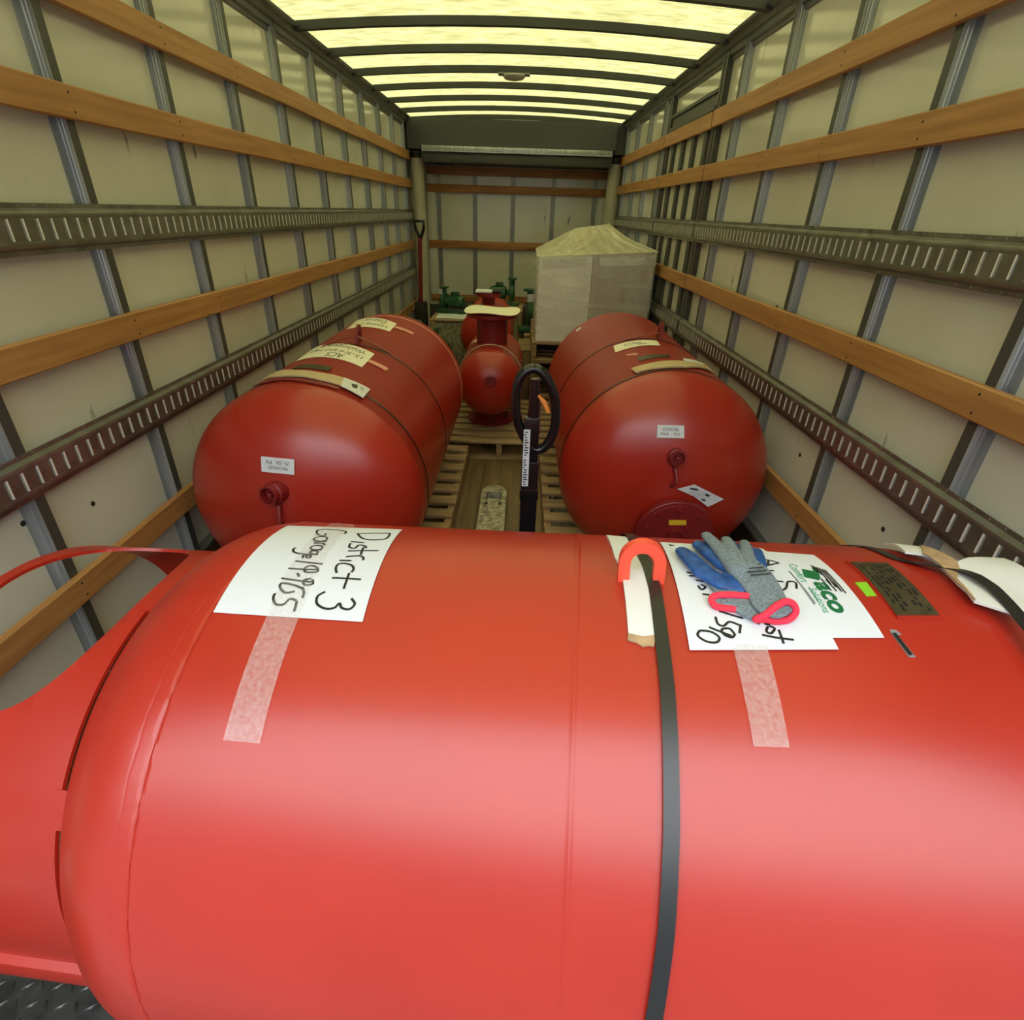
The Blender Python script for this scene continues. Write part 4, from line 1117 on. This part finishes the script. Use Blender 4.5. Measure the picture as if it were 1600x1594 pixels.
ops = [(835,576),(822,580),(812,592),(807,612),(806,640),(810,662),(820,684),(832,700),(845,702),(858,690),(866,670),(869,645),(866,618),(858,598),(847,582),(835,576)]
P = []
for (u, v) in ops:
    d = ray(u, v); P.append(d*(jy/d.y))
Q_ = []
n = len(P)-1
for i in range(n):
    p0, p1, p2, p3 = P[(i-1) % n], P[i], P[(i+1) % n], P[(i+2) % n]
    for j in range(4):
        t = j/4; Q_.append(.5*((2*p1)+(p2-p0)*t+(2*p0-5*p1+4*p2-p3)*t*t+(3*p1-p0-3*p2+p3)*t**3))
Q_.append(Q_[0].copy())
MB().tube(Q_, .0165, n=14, nrm=(0, 1, 0), k=1.25).build('grip_loop', M['black'], J1, ang=60)
b = MB(); d = ray(836, 592); p = d*(jy/d.y); b.tube([Vector((jx+.002, jy, -.66)), Vector((jx+.002, jy, -.56)), p], [.024, .020, .014], n=10, nrm=(0, 1, 0), k=.8)
b.build('loop_stem', M['black'], J1)
pp = [ray(u, v) for u, v in ((841, 618), (850, 628), (857, 645))]; pp = [d*((jy-.012)/d.y) for d in pp]
lv = MB().tube(pp, [.004, .008, .006], n=8, nrm=(0, 1, 0), k=.5).build('release_lever', M['orange'], J1); lv['label'] = 'orange lever'
# second jack at the far left corner
J2 = thing('pallet_jack', (-1.20, 6.86, ZF), 'dark red pallet jack standing in the far left corner', 'pallet jack')
MB().tube([(-1.195, 6.84, -.98), (-1.17, 6.84, -.30)], .024, n=12).build('handle_shaft', M['red_dark'], J2)
MB().tube([(-1.165, 6.84, -.32), (-1.215, 6.84, -.20), (-1.22, 6.84, -.13), (-1.12, 6.84, -.13), (-1.125, 6.84, -.20), (-1.165, 6.84, -.32)], .018, n=10).build('grip_loop', M['black'], J2)
b = MB().box((-1.26, 6.76, ZF+.08), (-1.13, 6.92, -.98), .01)
b.lathe((-1.27, 6.84, ZF+.085), (1, 0, 0), [(0, .085), (.15, .085)], n=24); b.build('pump_cylinder', M['dark'], J2)
for xx in (-1.30, -1.06): MB().box((xx-.03, 6.0, ZF+.09), (xx+.06, 6.78, ZF+.14), .01).build('fork', M['red_dark'], J2)

# ------------------------------------------------------------------ machinery at the far end
def pump(x, y, z, label, s=1.0, turn=0):
    T = thing('green_pump', (x, y, z), label, 'pump')
    R_ = Matrix.Rotation(turn, 3, 'Z')
    def tf(b):
        for v in b.v: q = R_@(Vector((v.x, v.y, v.z))*s); v.x, v.y, v.z = q.x+x, q.y+y, q.z+z
        return b
    tf(MB().box((-.30, -.14, 0), (.36, .14, .06), .01)).build('base_frame', M['green'], T)
    tf(MB().lathe((-.20, 0, .25), (1, 0, 0), [(0, .08), (.01, .16), (.05, .175), (.09, .16), (.11, .07), (.16, .06)], n=32)).build('volute', M['green'], T)
    tf(MB().lathe((-.03, 0, .25), (1, 0, 0), [(0, .06), (.02, .12), (.04, .13), (.30, .13), (.33, .11), (.36, .10), (.36, 0)], n=28)).build('motor', M['green'], T)
    b = MB()
    for i in range(12):
        a = 2*pi*i/12; b.box((.02, .128*cos(a)-.004, .25+.128*sin(a)-.004), (.26, .128*cos(a)+.004, .25+.128*sin(a)+.008))
    tf(b).build('cooling_fins', M['green'], T)
    tf(MB().lathe((-.15, 0, .38), (0, 0, 1), [(0, .05), (.14, .05), (.14, .10), (.165, .10), (.165, 0)], n=28)).build('outlet_flange', M['green'], T)
    tf(MB().box((.05, -.06, .37), (.20, .06, .45), .006)).build('terminal_box', M['green'], T)
    tf(MB().box((-.21, -.145, .40), (-.12, -.140, .50))).build('tag_card', M['paper'], T)
    return T
def crate(x0, y0, w, d_, z0, h, label):
    T = thing('strand_board_crate', (x0+w/2, y0+d_/2, z0), label, 'crate')
    MB().box((x0, y0, z0), (x0+w, y0+d_, z0+h), .004).build('crate_body', M['osb'], T)
    b = MB()
    for xx in (x0, x0+w-.05): b.box((xx, y0-.018, z0), (xx+.05, y0-.001, z0+h), .002)
    b.build('corner_batten', M['pallet_s'], T)
    MB().box((x0-.004, y0-.02, z0+h), (x0+w+.004, y0+d_+.004, z0+h+.014), .002).build('lid', M['pallet'], T)
    return T
def sheet(x, y, z, w, d_, label, name='paper_sheet'):
    b = MB(); vs = []; fs = []; n = 6
    for j in range(n+1):
        for i in range(n+1):
            a, c = i/n, j/n; vs.append((x+w*a, y+d_*c, z+.0025+.010*abs(sin(a*4+c*3))*(a*(1-a)+c*(1-c))))
    for j in range(n):
        for i in range(n): q = j*(n+1)+i; fs.append((q, q+1, q+n+2, q+n+1))
    vs2 = [(a, b_, c+.0015) for a, b_, c in vs]; k = len(vs)
    F2 = fs+[tuple(q+k for q in f) for f in fs]
    o = b.add(vs+vs2, F2).build(name, M['paper']); return tag(o, label, 'paper')
crate(-.97, 6.05, .42, .55, ZF, .56, 'speckled strand-board crate left of the rearmost small tank')
sheet(-.92, 6.10, ZF+.574, .34, .30, 'white paper lying on the speckled crate behind the left large tank')
crate(-.45, 6.50, .46, .60, ZF, .60, 'speckled strand-board crate standing behind the rearmost small tank')
sheet(-.42, 6.52, ZF+.614, .30, .28, 'white paper lying on the crate behind the rearmost small tank')
crate(-.02, 5.20, .115, .50, ZF, .46, 'narrow strand-board crate beside the stack of pallets')
crate(.04, 6.20, .34, .5, ZF, .40, 'strand-board crate farther in, behind the wrapped cartons on their left')
pump(-.98, 5.45, ZF, 'green pump on the floor behind the left large tank', 1.25, 1.2)
pump(-.80, 6.49, ZF+.576, 'green pump standing on the left strand-board crate, by the far left corner', .50, -.4)
pump(.22, 6.44, ZF+.415, 'green pump on the crate to the right of the rearmost small tank', .82, .1)
pump(-.20, 6.95, ZF+.615, 'small green pump on the crate behind the rearmost small tank', .55, 3.0)
b = MB(); P = []
for i in range(90):
    a = i*.35; r = .10+.012*sin(i*.7); P.append((-.07+r*cos(a)*.7, 4.86+r*sin(a)*.6, ZF+.02+i*.0042))
hz = b.tube(P, .012, n=8).build('rubber_hose', M['dark']); tag(hz, 'coil of black hose on the floor left of the pallet stack', 'hose')

for base, g in {'wooden_pallet': 'wooden pallets on the truck floor', 'packing_strap': 'packing straps round the red tanks', 'paper_sign': 'handwritten papers lying on the red tanks',
                'green_pump': 'green pumps at the far end', 'strand_board_crate': 'strand-board crates at the far end', 'expansion_tank': 'large red tanks',
                'separator_tank': 'small red tanks in the middle', 'work_glove': 'pair of work gloves', 'pallet_jack': 'pallet jacks', 'cardboard_pad': 'cardboard pads under the straps',
                'flange_cover': 'covers on the upper flanges', 'paper_sheet': 'paper sheets on the crates'}.items():
    for o in bpy.data.objects:
        if o.parent is None and o.name.split('.')[0] == base: o['group'] = g
for o in bpy.data.objects:
    if '_base' in o: del o['_base']
